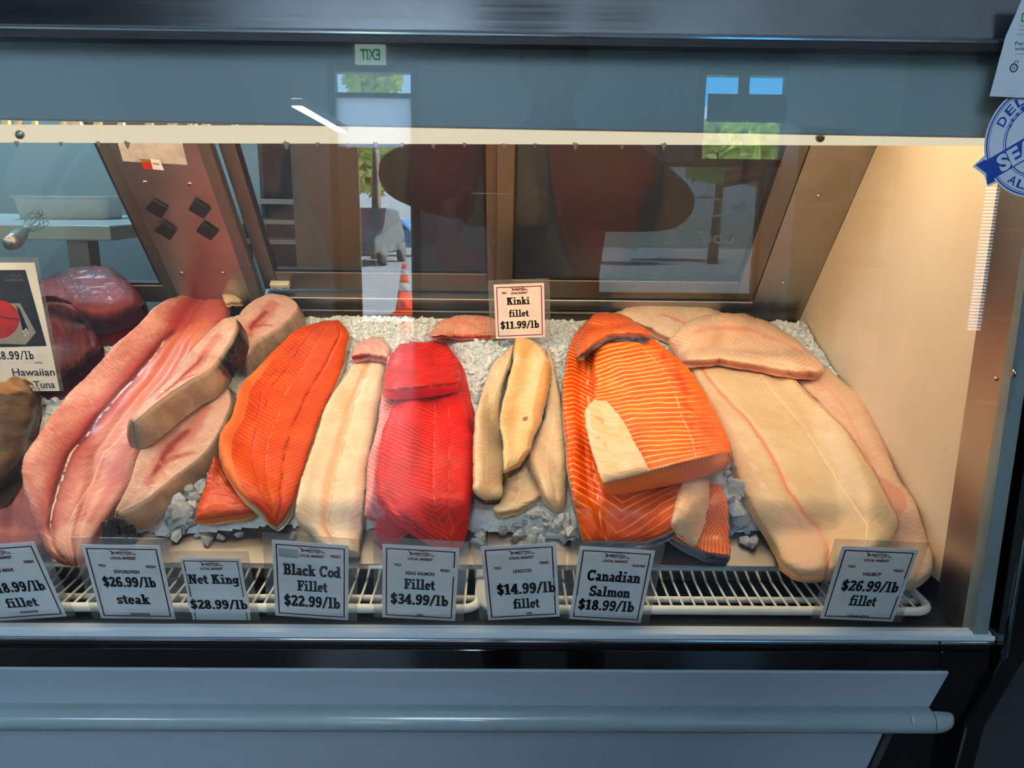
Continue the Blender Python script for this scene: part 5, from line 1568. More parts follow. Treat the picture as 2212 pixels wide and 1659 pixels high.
for a, b in ((-67, 40), (-69, 28), (-58, 52)):
    bl.polys([[(a * k + r * k * math.cos(R(t)), b * k + r * k * math.sin(R(t)))] for r, t in ()] or [[(a * k + (5 if i % 2 == 0 else 2) * k * math.cos(R(90 + 36 * i)), b * k + (5 if i % 2 == 0 else 2) * k * math.sin(R(90 + 36 * i))) for i in range(10)]], .00015)
fishp = [(-54, 62), (-46, 78), (-28, 88), (-6, 80), (10, 70), (20, 82), (20, 52), (10, 64), (-14, 54), (-38, 54)]
bl.polys([[(a * k, b * k) for a, b in fishp]], .00015)
bl.build('blue_print', M_BLUE, st)
wt = Flat(Xg)
wt.line([(-50 * k, 68 * k), (-38 * k, 76 * k), (-36 * k, 60 * k)], 1.6 * k, .0003)
def bandfn(x, y): return band(x, y)
wt.sans('SEAFOOD', 34 * k, 18 * k, -17 * k, .0003, 0.045, width=232 * k, fn=bandfn)
for cx_ in (-94, -82): pass
wt.build('white_lettering', M_STK, st)
ar = Flat(Xg)
for ch, an in (('D', 157), ('E', 141), ('L', 126)):
    a = R(an); rr = 86.5 * k
    def fn(x, y, a=a, rr=rr):
        ty = rr + y
        return (ty * math.cos(a) + x * math.sin(a), ty * math.sin(a) - x * math.cos(a))
    ar.sans(ch, 19 * k, 0, 0, .00018, .02, width=19 * k, fn=fn)
for ch, an in (('A', 241), ('L', 254)):
    a = R(an); rr = 104 * k
    def fn(x, y, a=a, rr=rr):
        ty = rr - y
        return (ty * math.cos(a) - x * math.sin(a), ty * math.sin(a) + x * math.cos(a))
    ar.sans(ch, 18 * k, 0, 0, .00018, .02, width=19 * k, fn=fn)
ar.build('blue_lettering', M_BLUE, st)

# paper leaflet over it
lc = GQ(2195, 105)
Xl = lambda x, y, z=0.0: tuple(lc + np.array([x, 0, 0]) + np.array([0, math.sin(GL_T), math.cos(GL_T)]) * y + GN * (z + .004))
def LQ(px, py):
    q = hit(px, py, np.array(Xl(0, 0, 0)), GN) - np.array(Xl(0, 0, 0))
    return (float(q[0]), float(q @ np.array([0, math.sin(GL_T), math.cos(GL_T)])))
lf = empty('paper_leaflet', Xl(0, 0))
tag(lf, 'white paper leaflet with small print hanging over the blue sticker, upper right corner', 'leaflet')
outl = [LQ(a, b) for a, b in ((2137, 208), (2300, 216), (2330, -40), (2222, -40), (2194, 30), (2172, 78))]
d = Vector(Xl(0, 0, .0005)) - Vector(Xl(0, 0, 0))
MB().extrude([Xl(a, b, 0) for a, b in outl], d).build('sheet', plain('leaflet paper', rgb(212, 222, 232), .5, 0, .02, 14), lf)
t1 = Flat(Xl)
for s, px, py, hh, wd in (('Pan-s', 2208, 98, 7, 32), ('with S', 2208, 109, 7, 34)):
    q = LQ(px, py); t1.sans(s, hh * k, q[0], q[1], .0007, .01, width=wd * k)
q = LQ(2189, 147); t1.polys([[(q[0] + a, q[1] + b) for a, b in p] for p in ann(6 * k, 9 * k, n=24) + ann(2 * k, 3.4 * k, n=14)], .0007)
q2 = LQ(2194, 137); t1.polys([[(q2[0] + a, q2[1] + b) for a, b in p] for p in ann(4 * k, 5.4 * k, 0, 180, n=14)], .0007)
t1.build('small_print', plain('dark grey ink', rgb(46, 50, 56), .5), lf)
t2 = Flat(Xl)
for py, x0 in ((56, 2200), (65, 2199), (75, 2197), (117, 2193)):
    t2.line([LQ(x0, py), LQ(2230, py)], 1.6 * k, .0007)
t2.build('faint_lines', plain('pale grey ink', rgb(160, 168, 174), .5), lf)
t3 = Flat(Xl); t3.line([LQ(2218, 30), LQ(2208, 30), LQ(2206, 46), LQ(2218, 46)], 3 * k, .0007); t3.build('green_mark', plain('green ink', rgb(70, 150, 60), .5), lf)
# ------------------------------------------------------------------ the shop around the case
M_FLOOR = plain('grey floor tile', rgb(62, 66, 70), 0.2, 0, .06, 3)
M_WALL = plain('grey painted wall', rgb(186, 194, 198), 0.7, 0, .03, 3)
M_WALLB = plain('dark tiled wall', rgb(52, 46, 44), 0.6, 0, .05, 3)
M_WALLL = plain('pale teal wall', rgb(150, 178, 178), 0.6, 0, .03, 2)
M_TAN = plain('tan painted board', rgb(150, 122, 96), 0.6, 0, .05, 5)
M_WOOD = plain('brown wood', rgb(120, 78, 46), 0.5, 0, .12, 9)
CEIL = 3.75
WY = -8.6
BY = 3.4
XA, XB = -4.6, 3.6
def struct(mb, name, mat, bevel=0.0, label=None):
    o = mb.build(name, mat, None, bevel=bevel)
    o['kind'] = 'structure'
    if label: o['label'] = label
    return o
struct(MB().box(XA, XB, WY, BY, -0.1, 0.0), 'floor', M_FLOOR)
def ceil_mat():
    nb = NB('ceiling tiles')
    v, x, y, z = nb.coord()
    def grid(q, p): return ((q / p).sin()).abs()
    gx = nb.math('FRACT', x / 0.61); gy = nb.math('FRACT', y / 1.22)
    ln = (gx - 0.5).abs().step(0.478, 0.486).max((gy - 0.5).abs().step(0.489, 0.493))
    n = nb.noise(v, 60, 2)
    col = nb.mix(ln, nb.mix(n.step(.5, .7) * .2, rgb(226, 229, 230), rgb(200, 204, 206)), rgb(96, 100, 104))
    return nb.done(nb.principled(col, .8))
struct(MB().box(XA, XB, WY - 0.2, BY, CEIL, CEIL + 0.1), 'ceiling', ceil_mat())
struct(MB().box(XA - 0.1, XA, WY, BY, 0, CEIL), 'wall_left', M_WALL)
struct(MB().box(XB, XB + 0.1, WY, BY, 0, CEIL), 'wall_right', M_WALL)
struct(MB().box(XA, XB, BY, BY + 0.1, 0, CEIL), 'wall_back', M_WALLB)
# the shop front behind the customer, seen mirrored in the glass: openings placed by their mirror images
def mq(px, py): 
    p = mirror_at_y(px, py, WY)
    return float(p[0]), float(p[2])
dx0, dzt = mq(723, 155); dx1, _ = mq(887, 155)
wx0, wzt = mq(1526, 162); wx1, wzb = mq(1688, 345)
dz_tr, dz_mid = mq(800, 200)[1], mq(800, 205)[1]
print('door', dx0, dx1, dzt, 'window', wx0, wx1, wzt, wzb, 'tr', dz_tr)
dzt = min(dzt, CEIL - 0.12); 
FR = 0.10
v0 = mq(1118, 640); v1 = mq(1655, 352)
vx0, vz0, vx1, vz1 = v0[0], v0[1], v1[0], v1[1]
print('window 2', v0, v1)
YA, YB = WY - 0.2, WY
mb = MB()
mb.box(XA, dx0 - FR, YA, YB, 0, CEIL).box(wx1 + FR, XB, YA, YB, 0, CEIL).box(dx0 - FR, dx1 + FR, YA, YB, dzt + FR, CEIL).box(wx0 - FR, wx1 + FR, YA, YB, wzt + FR, CEIL)
mb.box(dx1 + FR, vx0, YA, YB, 0, CEIL).box(vx0, wx0 - FR, YA, YB, vz1, CEIL).box(wx0 - FR, wx1 + FR, YA, YB, vz1, wzb - FR)
mb.box(vx0, wx1 + FR, YA, YB, 0, vz0).box(vx1, wx1 + FR, YA, YB, vz0, vz1)
struct(mb, 'wall_front', M_WALL)
M_DARKF = plain('dark bronze frame', rgb(44, 46, 48), 0.45, 0.3)
M_PANE = clear('shop front pane', (0.96, 0.98, 0.98, 1))
mb = MB()
mb.box(dx0 - FR, dx0, WY - 0.15, WY + 0.02, 0, dzt + FR).box(dx1, dx1 + FR, WY - 0.15, WY + 0.02, 0, dzt + FR).box(dx0, dx1, WY - 0.15, WY + 0.02, dzt, dzt + FR)
mb.box(dx0, dx1, WY - 0.12, WY, dz_mid - 0.03, dz_tr)
d1 = struct(mb, 'door_1', M_DARKF)
nb = NB('backlit cloth shade'); tl = nb.n('ShaderNodeBsdfTranslucent'); tl.inputs[0].default_value = rgb(235, 242, 248); M_SHADE = nb.done(tl.outputs[0])
MB().box(dx0, dx1, WY - 0.07, WY - 0.064, dz_tr, dzt).build('transom_pane', M_PANE, d1)
sx = mq(776, 500)[0]
zs = mq(800, 318)[1]
MB().box(dx0, dx1, WY - 0.09, WY - 0.05, zs, dz_mid - 0.03).build('door_shade', M_SHADE, d1)
MB().box(dx0, sx, WY - 0.10, WY - 0.04, 0.0, zs).build('side_panel', M_TAN, d1)
MB().box(sx, dx1, WY - 0.07, WY - 0.064, 0.06, zs).build('door_pane', M_PANE, d1)
MB().box(dx1 - 0.03, dx1, WY - 0.1, WY - 0.03, 0.06, zs).build('door_stile', plain('pale door edge', rgb(190, 200, 206), .3, .4), d1)
mb = MB()
mb.box(wx0 - FR, wx0, WY - 0.15, WY + 0.02, wzb - FR, wzt + FR).box(wx1, wx1 + FR, WY - 0.15, WY + 0.02, wzb - FR, wzt + FR)
mb.box(wx0, wx1, WY - 0.15, WY + 0.02, wzt, wzt + FR).box(wx0, wx1, WY - 0.15, WY + 0.02, wzb - FR, wzb)
w1 = struct(mb, 'window_1', M_DARKF)
MB().box(wx0, wx1, WY - 0.07, WY - 0.064, wzb, mq(1600, 232)[1]).build('window_pane', M_PANE, w1)
MB().box(wx0, wx1, WY - 0.07, WY - 0.064, mq(1600, 230)[1], wzt).build('blue_pane', clear('blue tinted pane', (0.4, 0.84, 1.0, 1)), w1)
za, zb_ = mq(1600, 202)[1], mq(1600, 263)[1]
MB().box(wx0 + 0.05, wx1, WY - 0.05, WY - 0.03, zb_, za).build('dark_blind', plain('dark blind', rgb(48, 60, 64), .7), w1)
xm0, xm1 = mq(1598, 180)[0], mq(1622, 180)[0]
MB().box(xm0, xm1, WY - 0.06, WY - 0.04, za, wzt).build('dark_mullion', M_DARKF, w1)
# exit sign
ex, ez = mq(801, 119)
es = empty('exit_sign', (ex, WY, ez - 0.13))
tag(es, 'white EXIT sign with green letters, mirrored in the glass above the door', 'exit sign')
hw, hh = abs(mq(768, 119)[0] - mq(834, 119)[0]) / 2, abs(mq(801, 97)[1] - mq(801, 141)[1]) / 2
MB().box(ex - hw, ex + hw, WY + 0.001, WY + 0.05, ez - hh, ez + hh).build('housing', plain('lit sign white', rgb(196, 206, 200), .4, Emission_Color=rgb(190, 210, 200), Emission_Strength=3.8), es, bevel=.008)
fx = Flat(lambda x, y, z=0.0: (ex - x, WY + 0.0515, ez + y))
fx.sans('EXIT', hh * 1.1, 0, -hh * .55, 0, .03, width=hw * 1.3).build('lettering', plain('lit green letters', rgb(20, 150, 80), .4, Emission_Color=rgb(20, 160, 80), Emission_Strength=2.5), es)
# ceiling lamps of the shop: mirrored strip, plus panels added for light
M_TROF = glow('shop lamp diffuser', rgb(208, 232, 255), SHOP_LIGHT)
M_FIX = plain('lamp housing', rgb(206, 208, 208), .4)
def ceil_light(x, y, lx, ly, z, label, name='ceiling_light', grp='added shop light panels'):
    t = empty(name, (x, y, z)); tag(t, label, 'ceiling light', grp)
    MB().box(x - lx / 2 - .02, x + lx / 2 + .02, y - ly / 2 - .02, y + ly / 2 + .02, z, z + .06).build('housing', M_FIX, t)
    MB().box(x - lx / 2, x + lx / 2, y - ly / 2, y + ly / 2, z - .012, z - .001).build('diffuser', M_TROF, t)
    if z < CEIL - .1:
        MB().box(x - lx / 2, x + lx / 2, y - ly / 2, y + ly / 2, z + .061, z + .066).build('added_uplight', M_TROF, t)  # glowing top face added to brighten the ceiling
        for yy in (y - ly / 3, y + ly / 3): MB().tube([(x, yy, z + .06), (x, yy, CEIL)], .006, 6).build('hanger', M_FIX, t)
a, b = mirror_at_z(641, 228, H + 1.05), mirror_at_z(760, 304, H + 1.05)
print('tube light', a, b)
ceil_light(float(a[0]), float((a[1] + max(b[1], WY + .4)) / 2), .10, float(abs(a[1] - max(b[1], WY + .4))), float(a[2]), 'long hanging strip light mirrored as a pale diagonal streak in the glass', grp=None)
ceil_light(-2.9, -3.9, .6, 1.2, CEIL - .6, 'unseen light panel added over the left of the shop')
ceil_light(-0.3, -2.3, .6, 1.2, CEIL - .6, 'unseen light panel added nearest the case')
ceil_light(0.0, -4.6, .6, 1.2, CEIL - .6, 'unseen light panel added nearest the shop front')
# things mirrored in the steel header: a dark hanging lamp and an air vent
pl = empty('pendant_lamp', (0.045, -0.2, 2.70)); tag(pl, 'black drum pendant lamp mirrored in the steel top of the case', 'pendant lamp')
MB().lathe([(.13, 0), (.145, .01), (.145, .25), (.12, .29), (.03, .30)], (0.045, -0.2, 2.70), seg=32).build('lamp_shade', plain('black lacquer', rgb(10, 16, 26), .4), pl, True)
MB().tube([(0.045, -0.2, 2.99), (0.045, -0.2, CEIL)], .008, 8).build('rod', M_BLACK, pl)
v = empty('air_vent', (0.48, -0.93, CEIL)); tag(v, 'small ceiling air vent mirrored in the steel top of the case', 'vent')
mb = MB().box(.34, .62, -1.07, -.79, CEIL - .012, CEIL - .001); mb.build('vent_frame', plain('vent frame', rgb(120, 130, 110), .5), v)
mb = MB()
for i in range(9): mb.box(.37 + .025 * i, .384 + .025 * i, -1.03, -.83, CEIL - .02, CEIL - .0125)
mb.build('slats', M_BLACK, v)

struct(MB().box(XA, -1.25, -3.2, 0.2, CEIL - .5, CEIL), 'added_dark_box', plain('dark teal box', rgb(40, 52, 54), .6))  # unseen dark box, added so the steel header mirrors dark at its left

# signs and goods on the shop front
f0 = mq(1562, 405); f1 = mq(1650, 360)
fl = empty('striped_flag', (f0[0], WY, f0[1])); tag(fl, 'small flag with red, orange and blue stripes mirrored in the sliding door', 'flag')
for i, cc in enumerate((rgb(40, 60, 150), rgb(226, 150, 50), rgb(190, 40, 40))):
    hgt = (f1[1] - f0[1]) * .75 / 3
    MB().extrude([(f0[0], WY + .03, f0[1] + hgt * i), (f1[0], WY + .03, f0[1] + hgt * i + .1), (f1[0], WY + .03, f0[1] + hgt * (i + 1) + .1), (f0[0], WY + .03, f0[1] + hgt * (i + 1))], (0, .01, 0)).build('stripe', plain('flag cloth', cc, .7), fl)
mb = MB()
mb.box(vx0, vx0 + .06, WY - .12, WY + .01, vz0, vz1).box(vx1 - .06, vx1, WY - .12, WY + .01, vz0, vz1).box(vx0, vx1, WY - .12, WY + .01, vz1 - .06, vz1).box(vx0, vx1, WY - .12, WY + .01, vz0, vz0 + .06)
w2 = struct(mb, 'window_2', M_DARKF)
M_TINT = clear('dark tinted pane', (0.32, 0.38, 0.4, 1))
MB().box(vx0 + .06, vx1 - .06, WY - .07, WY - .064, vz0 + .06, vz1 - .06).build('window_pane', M_TINT, w2)
b0 = mq(1395, 540); b1 = mq(1645, 380)
sw_, sh_ = b1[0] - b0[0], b1[1] - b0[1]
scx = (b0[0] + b1[0]) / 2
fx = Flat(lambda x, y, z=0.0: (scx + x, WY - .0625, b0[1] + y))
def quad_ell(cx, cy, rx, ry, w, n=30):
    return [[(cx + (rx + s * w) * math.cos(t), cy + (ry + s * w) * math.sin(t)) for s, t in ((-1, p), (1, p), (1, q), (-1, q))] for p, q in ((2 * math.pi * i / n, 2 * math.pi * (i + 1) / n) for i in range(n))]
fx.sans('Seafood', sh_ * .17, 0, sh_ * .1, 0, .03, width=sw_ * .62)
fx.polys(quad_ell(-.02 * sw_, sh_ * .58, sw_ * .3, sh_ * .13, sh_ * .012))
fx.polys([[(sw_ * .27, sh_ * .58), (sw_ * .42, sh_ * .70), (sw_ * .38, sh_ * .58), (sw_ * .42, sh_ * .46)], [(-.05 * sw_, sh_ * .70), (.06 * sw_, sh_ * .84), (.1 * sw_, sh_ * .70)]])
nb = NB('frosted vinyl letters'); tl = nb.n('ShaderNodeBsdfTranslucent'); tl.inputs[0].default_value = rgb(246, 250, 252)
fx.build('window_lettering', nb.done(tl.outputs[0]), w2)['label'] = 'white Seafood lettering and fish'
# shelving with boxes along the right wall of the shop and a glass fronted cooler with a light strip
cl = empty('drinks_cooler', (2.35, -2.2, 0)); tag(cl, 'glass fronted cooler whose white light strip is mirrored at the right edge', 'cooler')
p_t, p_b = mirror_at_y(2142, 400, -2.2), mirror_at_y(2128, 716, -2.2)
print('cooler strip', p_t, p_b)
cx_ = float((p_t[0] + p_b[0]) / 2)
MB().box(cx_ - .15, cx_ + .75, -2.95, -2.26, 0, 2.3).build('cabinet', plain('cooler body', rgb(60, 66, 70), .4), cl, bevel=.01)
mb = MB()
_n = 44
for i in range(_n):
    z_ = float(p_b[2]) + (float(p_t[2]) - float(p_b[2])) * i / _n
    for dx_ in (-.022, .012): mb.box(cx_ + dx_, cx_ + dx_ + .022, -2.258, -2.235, z_, z_ + .009)
mb.build('light_strip', glow('cooler light strip', rgb(210, 232, 255), 6.0), cl)
MB().box(cx_ - .10, cx_ + .70, -2.222, -2.216, .2, 2.2).build('door_glass', M_PANE, cl)
for i in range(4): MB().box(cx_ + .08, cx_ + .68, -2.257, -2.24, .4 + .45 * i, .42 + .45 * i).build('shelf', M_FIX, cl)
sh = empty('wall_shelf', (3.3, -4.6, 0)); tag(sh, 'wooden shelving unit along the right wall of the shop', 'shelf')
for i in range(4): MB().box(3.0, 3.55, -6.4, -3.4, .5 + .5 * i, .54 + .5 * i).build('shelf_board', M_WOOD, sh)
for y in (-6.4, -3.43): MB().box(3.0, 3.55, y, y + .03, 0, 2.3).build('side_board', M_WOOD, sh)

# ------------------------------------------------------------------ staff area behind the case
struct(MB().box(-2.6, -0.92, 3.0, 3.05, 0, CEIL), 'wall_staff', M_WALLL)
struct(MB().box(-0.625, -0.425, 2.35, 2.55, 0, CEIL), 'trim_1', M_TAN)
ct = empty('work_table', (-1.45, 2.3, 0)); tag(ct, 'pale work table behind the case, seen through the left sliding door', 'table')
TZ = 1.262
MB().box(-2.4, -0.93, 1.86, 2.62, TZ - .035, TZ).build('table_top', plain('pale worktop', rgb(176, 196, 196), .35, 0, .03, 8), ct, bevel=.004)
for x in (-2.3, -1.03):
    for y in (1.92, 2.55): MB().box(x - .025, x + .025, y - .025, y + .025, 0, TZ - .035).build('leg', M_ALU, ct)
def on_table(px, py, z=TZ): return at_z(px, py, z)
c = on_table(112, 474)
print('tub', c)
tb = empty('storage_tub', tuple(float(q) for q in c)); tag(tb, 'white plastic tub on the pale work table behind the left sliding door', 'tub')
def rrect(cx, cy, hx, hy, r, z, rot, n=6):
    out = []
    for sx_, sy_, a0 in ((1, 1, 0), (-1, 1, 90), (-1, -1, 180), (1, -1, 270)):
        for i in range(n + 1):
            a = R(a0 + 90 * i / n)
            x, y = sx_ * (hx - r) + r * math.cos(a), sy_ * (hy - r) + r * math.sin(a)
            out.append((cx + x * math.cos(rot) - y * math.sin(rot), cy + x * math.sin(rot) + y * math.cos(rot), z))
    return out
def loft(rings):
    n = len(rings[0]); vs = [p for r_ in rings for p in r_]
    fs = [(i * n + j, i * n + (j + 1) % n, (i + 1) * n + (j + 1) % n, (i + 1) * n + j) for i in range(len(rings) - 1) for j in range(n)]
    fs.append(tuple(range(n))[::-1]); fs.append(tuple((len(rings) - 1) * n + j for j in range(n)))
    return MB()._add(vs, fs)
tx, ty = float(c[0]) + .005, float(c[1]) + .10
ro = R(12)
M_TUB = plain('white tub plastic', rgb(205, 212, 210), .35, 0, .02, 12)
loft([rrect(tx, ty, .115, .085, .025, TZ + .001, ro), rrect(tx, ty, .122, .092, .025, TZ + .055, ro), rrect(tx, ty, .132, .102, .028, TZ + .058, ro), rrect(tx, ty, .132, .102, .028, TZ + .063, ro),
      rrect(tx, ty, .119, .089, .025, TZ + .063, ro), rrect(tx, ty, .111, .081, .02, TZ + .008, ro)]).build('tub_body', M_TUB, tb, True).modifiers.new('es', 'EDGE_SPLIT').split_angle = R(40)
a, b = on_table(22, 525, TZ + .013), on_table(50, 492, TZ + .02)
e = on_table(88, 462, TZ + .03)
a, b, e = Vector(a), Vector(b), Vector(e)
wk = empty('wire_whisk', tuple(a)); tag(wk, 'wire whisk with a grey handle lying in front of the white tub', 'whisk')
a.z, b.z, e.z = TZ + .012, TZ + .014, TZ + .024
MB().tube([a, a.lerp(b, .2), a.lerp(b, .8), b], [.009, .012, .010, .007], 12).build('handle', plain('grey steel handle', rgb(110, 112, 110), .35, .8), wk, True)
dr_ = (e - b); side_ = dr_.cross(Vector((0, 0, 1))).normalized(); upv = side_.cross(dr_).normalized()
mb = MB()
for i in range(5):
    an = math.pi * i / 5
    off = side_ * math.cos(an) + upv * math.sin(an)
    pts = []
    for k_ in range(21):
        t = k_ / 20 * 2 - 1
        along = 1 - abs(t) ** 2.2
        wv = math.sin(math.pi * min(1, (1 - abs(t)) * .9 + .0)) 
        pts.append(b + dr_ * along + off * (.020 * (1 if t > 0 else -1) * math.sin(math.pi * abs(t)) ** .8))
    mb.tube(pts, .0009, 5)
mb.build('wires', M_SCREW, wk, True)
ceil_light(-1.7, 2.55, .5, .9, 2.9, 'hanging light over the staff table', grp=None)
# back counter and dark units seen through the middle doors
cb = empty('back_counter', (0.5, 3.0, 0)); tag(cb, 'dark counter along the back wall behind the middle sliding doors', 'counter')
MB().box(-0.4, 2.2, 2.75, 3.35, 0, .9).build('body', plain('dark cabinet', rgb(46, 40, 38), .5), cb)
MB().box(-0.42, 2.22, 2.72, 3.36, .9, .94).build('worktop', plain('grey worktop', rgb(92, 92, 88), .35), cb)
rk = empty('plate_rack', (-0.72, 2.9, 1.2)); tag(rk, 'pale stacked tray rack behind the left pane of the sliding doors', 'rack')
for i in range(3): MB().box(-.95, -.74, 2.80, 2.98, 1.16 + .07 * i, 1.175 + .07 * i).build('tray', plain('pale tray', rgb(196, 176, 156), .4), rk)
for x in (-.95, -.75): MB().box(x, x + .012, 2.86, 2.92, .0, 1.40).build('post', M_ALU, rk)

# ------------------------------------------------------------------ outside the shop front
struct(MB().box(-30, 30, -45, WY - 0.21, -0.12, -0.02), 'ground', plain('pale concrete', rgb(226, 226, 222), .8, 0, .16, 14))
p = mirror_at_z(872, 728, 0.0)
print('cone', p)
cyy = max(float(p[1]), WY - 3.0) if p[1] < WY else WY - 1.0
q = mirror_at_y(873, 608, cyy); qb = mirror_at_y(873, 735, cyy)
ccx, czt = float(q[0]), float(q[2])
print('cone top', czt, 'base', qb[2], 'x', ccx, 'y', cyy)
cn = empty('traffic_cone', (ccx, cyy, -.02)); tag(cn, 'orange traffic cone with pale bands outside the door, mirrored in the glass', 'traffic cone')
M_OR = plain('orange cone plastic', rgb(240, 70, 40), .4)
ht = max(.7, czt)
MB().box(ccx - .18, ccx + .18, cyy - .18, cyy + .18, -.02, .02).build('base', M_OR, cn, bevel=.01)
def cr(t): return .14 * (1 - t) + .03 * t
segs = [(0.0, .45), (.62, .78), (.9, 1.0)]
wsegs = [(.45, .62), (.78, .9)]
for i, (t0, t1) in enumerate(segs): MB().lathe([(cr(t0), t0 * ht), (cr(t1), t1 * ht)], (ccx, cyy, .02), seg=24).build('cone_section', M_OR, cn, True)
for t0, t1 in wsegs: MB().lathe([(cr(t0) + .002, t0 * ht), (cr(t1) + .002, t1 * ht)], (ccx, cyy, .02), seg=24).build('pale_band', M_PAPER, cn, True)

def car(x, y, rot, body, label, tall=0.0):
    c = empty('car', (x, y, -.02)); tag(c, label, 'car', 'cars parked outside')
    Mx = Matrix.Translation((x, y, -.02)) @ Matrix.Rotation(rot, 4, 'Z')
    side = [(-2.1, .35), (-2.15, .8), (-1.9, 1.0 + tall * .3), (-1.5, 1.05 + tall), (-1.1, 1.45 + tall), (.5, 1.48 + tall), (1.0, 1.05), (1.9, .92), (2.15, .7), (2.15, .35)]
    mb = MB(); mb.xf = Mx
    mb.extrude([(a, -.85, b) for a, b in side], (0, 1.7, 0)); mb.build('body', plain('car paint', body, .2, .3, Coat_Weight=1.0), c, bevel=.08, seg=3)
    mb = MB(); mb.xf = Mx
    for yy in (-.853, .845):
        mb.extrude([(-1.35, yy, 1.08 + tall), (-1.02, yy, 1.38 + tall), (.42, yy, 1.40 + tall), (.82, yy, 1.06)], (0, .008, 0))
    mb.extrude([(-2.0, -.7, .98 + tall * .3), (-1.45, -.7, 1.1 + tall), (-1.45, .7, 1.1 + tall), (-2.0, .7, .98 + tall * .3)], (-.02, 0, .02))
    mb.build('windows', plain('car glass', rgb(30, 36, 42), .08), c)
    for a in (-1.35, 1.35):
        for yy in (-.86, .86):
            mb = MB(); mb.xf = Mx; mb.lathe([(.32, -.1), (.33, 0), (.32, .1), (.18, .11)], (a, yy, .33), (0, 1, 0), 20); mb.build('wheel', M_RUBBER, c, True)
    mb = MB(); mb.xf = Mx
    for yy in (-.7, .55): mb.box(-2.17, -2.12, yy, yy + .15, .75, .88)
    mb.build('tail_lamps', plain('red lamp', rgb(170, 20, 20), .3), c)
p = mirror_at_y(792, 540, -24.0); car(float(p[0]), -24.0, R(95), rgb(26, 30, 36), 'dark tall car parked outside the door, mirrored in the glass', .3)
p = mirror_at_y(850, 510, -30.0); car(float(p[0]), -30.0, R(8), rgb(90, 140, 190), 'pale blue car parked farther off beyond the dark car')
def leaf_mat(name, c1, c2):
    nb = NB(name); v, x, y, z = nb.coord(); n = nb.noise(v, 3.5, 3)
    return nb.done(nb.principled(nb.mix(n.step(.4, .6), c1, c2), .6))
M_LEAF = leaf_mat('tree leaves', rgb(206, 216, 120), rgb(130, 168, 80)); M_BARK = plain('bark', rgb(80, 66, 54), .8)
rt = np.random.default_rng(11)
def tree(x, y, h, r, label):
    t = empty('street_tree', (x, y, 0)); tag(t, label, 'tree', 'trees across the street')
    MB().tube([(x, y, -.02), (x + .1, y, h * .4), (x, y + .1, h * .8)], [.2, .15, .06], 8).build('trunk', M_BARK, t, True)
    n = 1500
    d = rt.normal(size=(n, 3)); d /= np.linalg.norm(d, axis=1)[:, None]
    P = d * (r * (.45 + .55 * rt.random(n)))[:, None] * np.array([1, 1, .8]) + np.array([x, y, h * .75])
    vs, fs = [], []
    for p_ in P:
        a = Vector(rt.normal(size=3)).normalized(); b_ = a.orthogonal().normalized(); s = .2 + .2 * rt.random()
        q_ = Vector(p_); o = len(vs)
        vs += [tuple(q_ + a * s), tuple(q_ + b_ * s * .6), tuple(q_ - a * s), tuple(q_ - b_ * s * .6)]; fs.append((o, o + 1, o + 2, o + 3))
    MB()._add(vs, fs).build('crown', M_LEAF, t)
for px, Y, h, r, lb in ((806, -27, 8.4, 0.95, 'tall tree seen through the pane over the mirrored door'), (806, -37, 5.6, 2.0, 'low tree behind the parked cars'), (1555, -26, 5.2, 1.3, 'tree in the left part of the mirrored window'), (1655, -29, 5.4, 1.5, 'tree in the right part of the mirrored window')):
    p = mirror_at_y(px, 300, Y); tree(float(p[0]), Y, h, r, lb)

# ------------------------------------------------------------------ the person taking the picture, mirrored in the glass
M_CLOTH = plain('dark jacket', rgb(34, 28, 30), .8, 0, .08, 30)
M_SKINP = plain('skin', rgb(150, 104, 84), .5, 0, .04, 30, Subsurface_Weight=.1)
M_HAIR = plain('dark hair', rgb(18, 16, 18), .5, 0, .1, 60)
def skin_body(name, joints, edges, radii, mat, parent, root=0, sub=2):
    me = bpy.data.meshes.new(name); me.from_pydata(joints, edges, []); me.update()
    o = link_mesh(name, me, mat, parent)
    s = o.modifiers.new('skin', 'SKIN')
    for i, r_ in enumerate(radii): me.skin_vertices[0].data[i].radius = (r_ if isinstance(r_, tuple) else (r_, r_)); me.skin_vertices[0].data[i].use_root = (i == root)
    s.use_smooth_shade = True
    m = o.modifiers.new('sub', 'SUBSURF'); m.levels = sub; m.render_levels = sub
    return o
pe = empty('person', (0.10, -0.42, 0)); tag(pe, 'person in a dark jacket raising a phone with both hands, mirrored in the glass', 'person')
px_, py_ = 0.12, -0.42
J = [(px_, py_, .98), (px_, py_ - .02, 1.12), (px_, py_, 1.28), (px_, py_ + .02, 1.44), (px_, py_ + .05, 1.53), (px_, py_ + .08, 1.60), (px_, py_ + .12, 1.68),
     (px_ - .17, py_ + .03, 1.48), (px_ - .42, py_ + .12, 1.44), (px_ - .27, py_ + .27, 1.38), (px_ - .185, py_ + .345, 1.352),
     (px_ + .17, py_ + .03, 1.48), (px_ + .34, py_ + .12, 1.36), (px_ + .14, py_ + .27, 1.345), (px_ - .03, py_ + .345, 1.345),
     (px_ - .10, py_, .92), (px_ - .11, py_ + .02, .50), (px_ - .12, py_ - .02, .10), (px_ - .13, py_ + .1, .04),
     (px_ + .10, py_, .92), (px_ + .12, py_ + .02, .50), (px_ + .13, py_ - .02, .10), (px_ + .14, py_ + .1, .04)]
E = [(0, 1), (1, 2), (2, 3), (3, 4), (4, 5), (5, 6), (3, 7), (7, 8), (8, 9), (9, 10), (3, 11), (11, 12), (12, 13), (13, 14), (0, 15), (15, 16), (16, 17), (17, 18), (0, 19), (19, 20), (20, 21), (21, 22)]
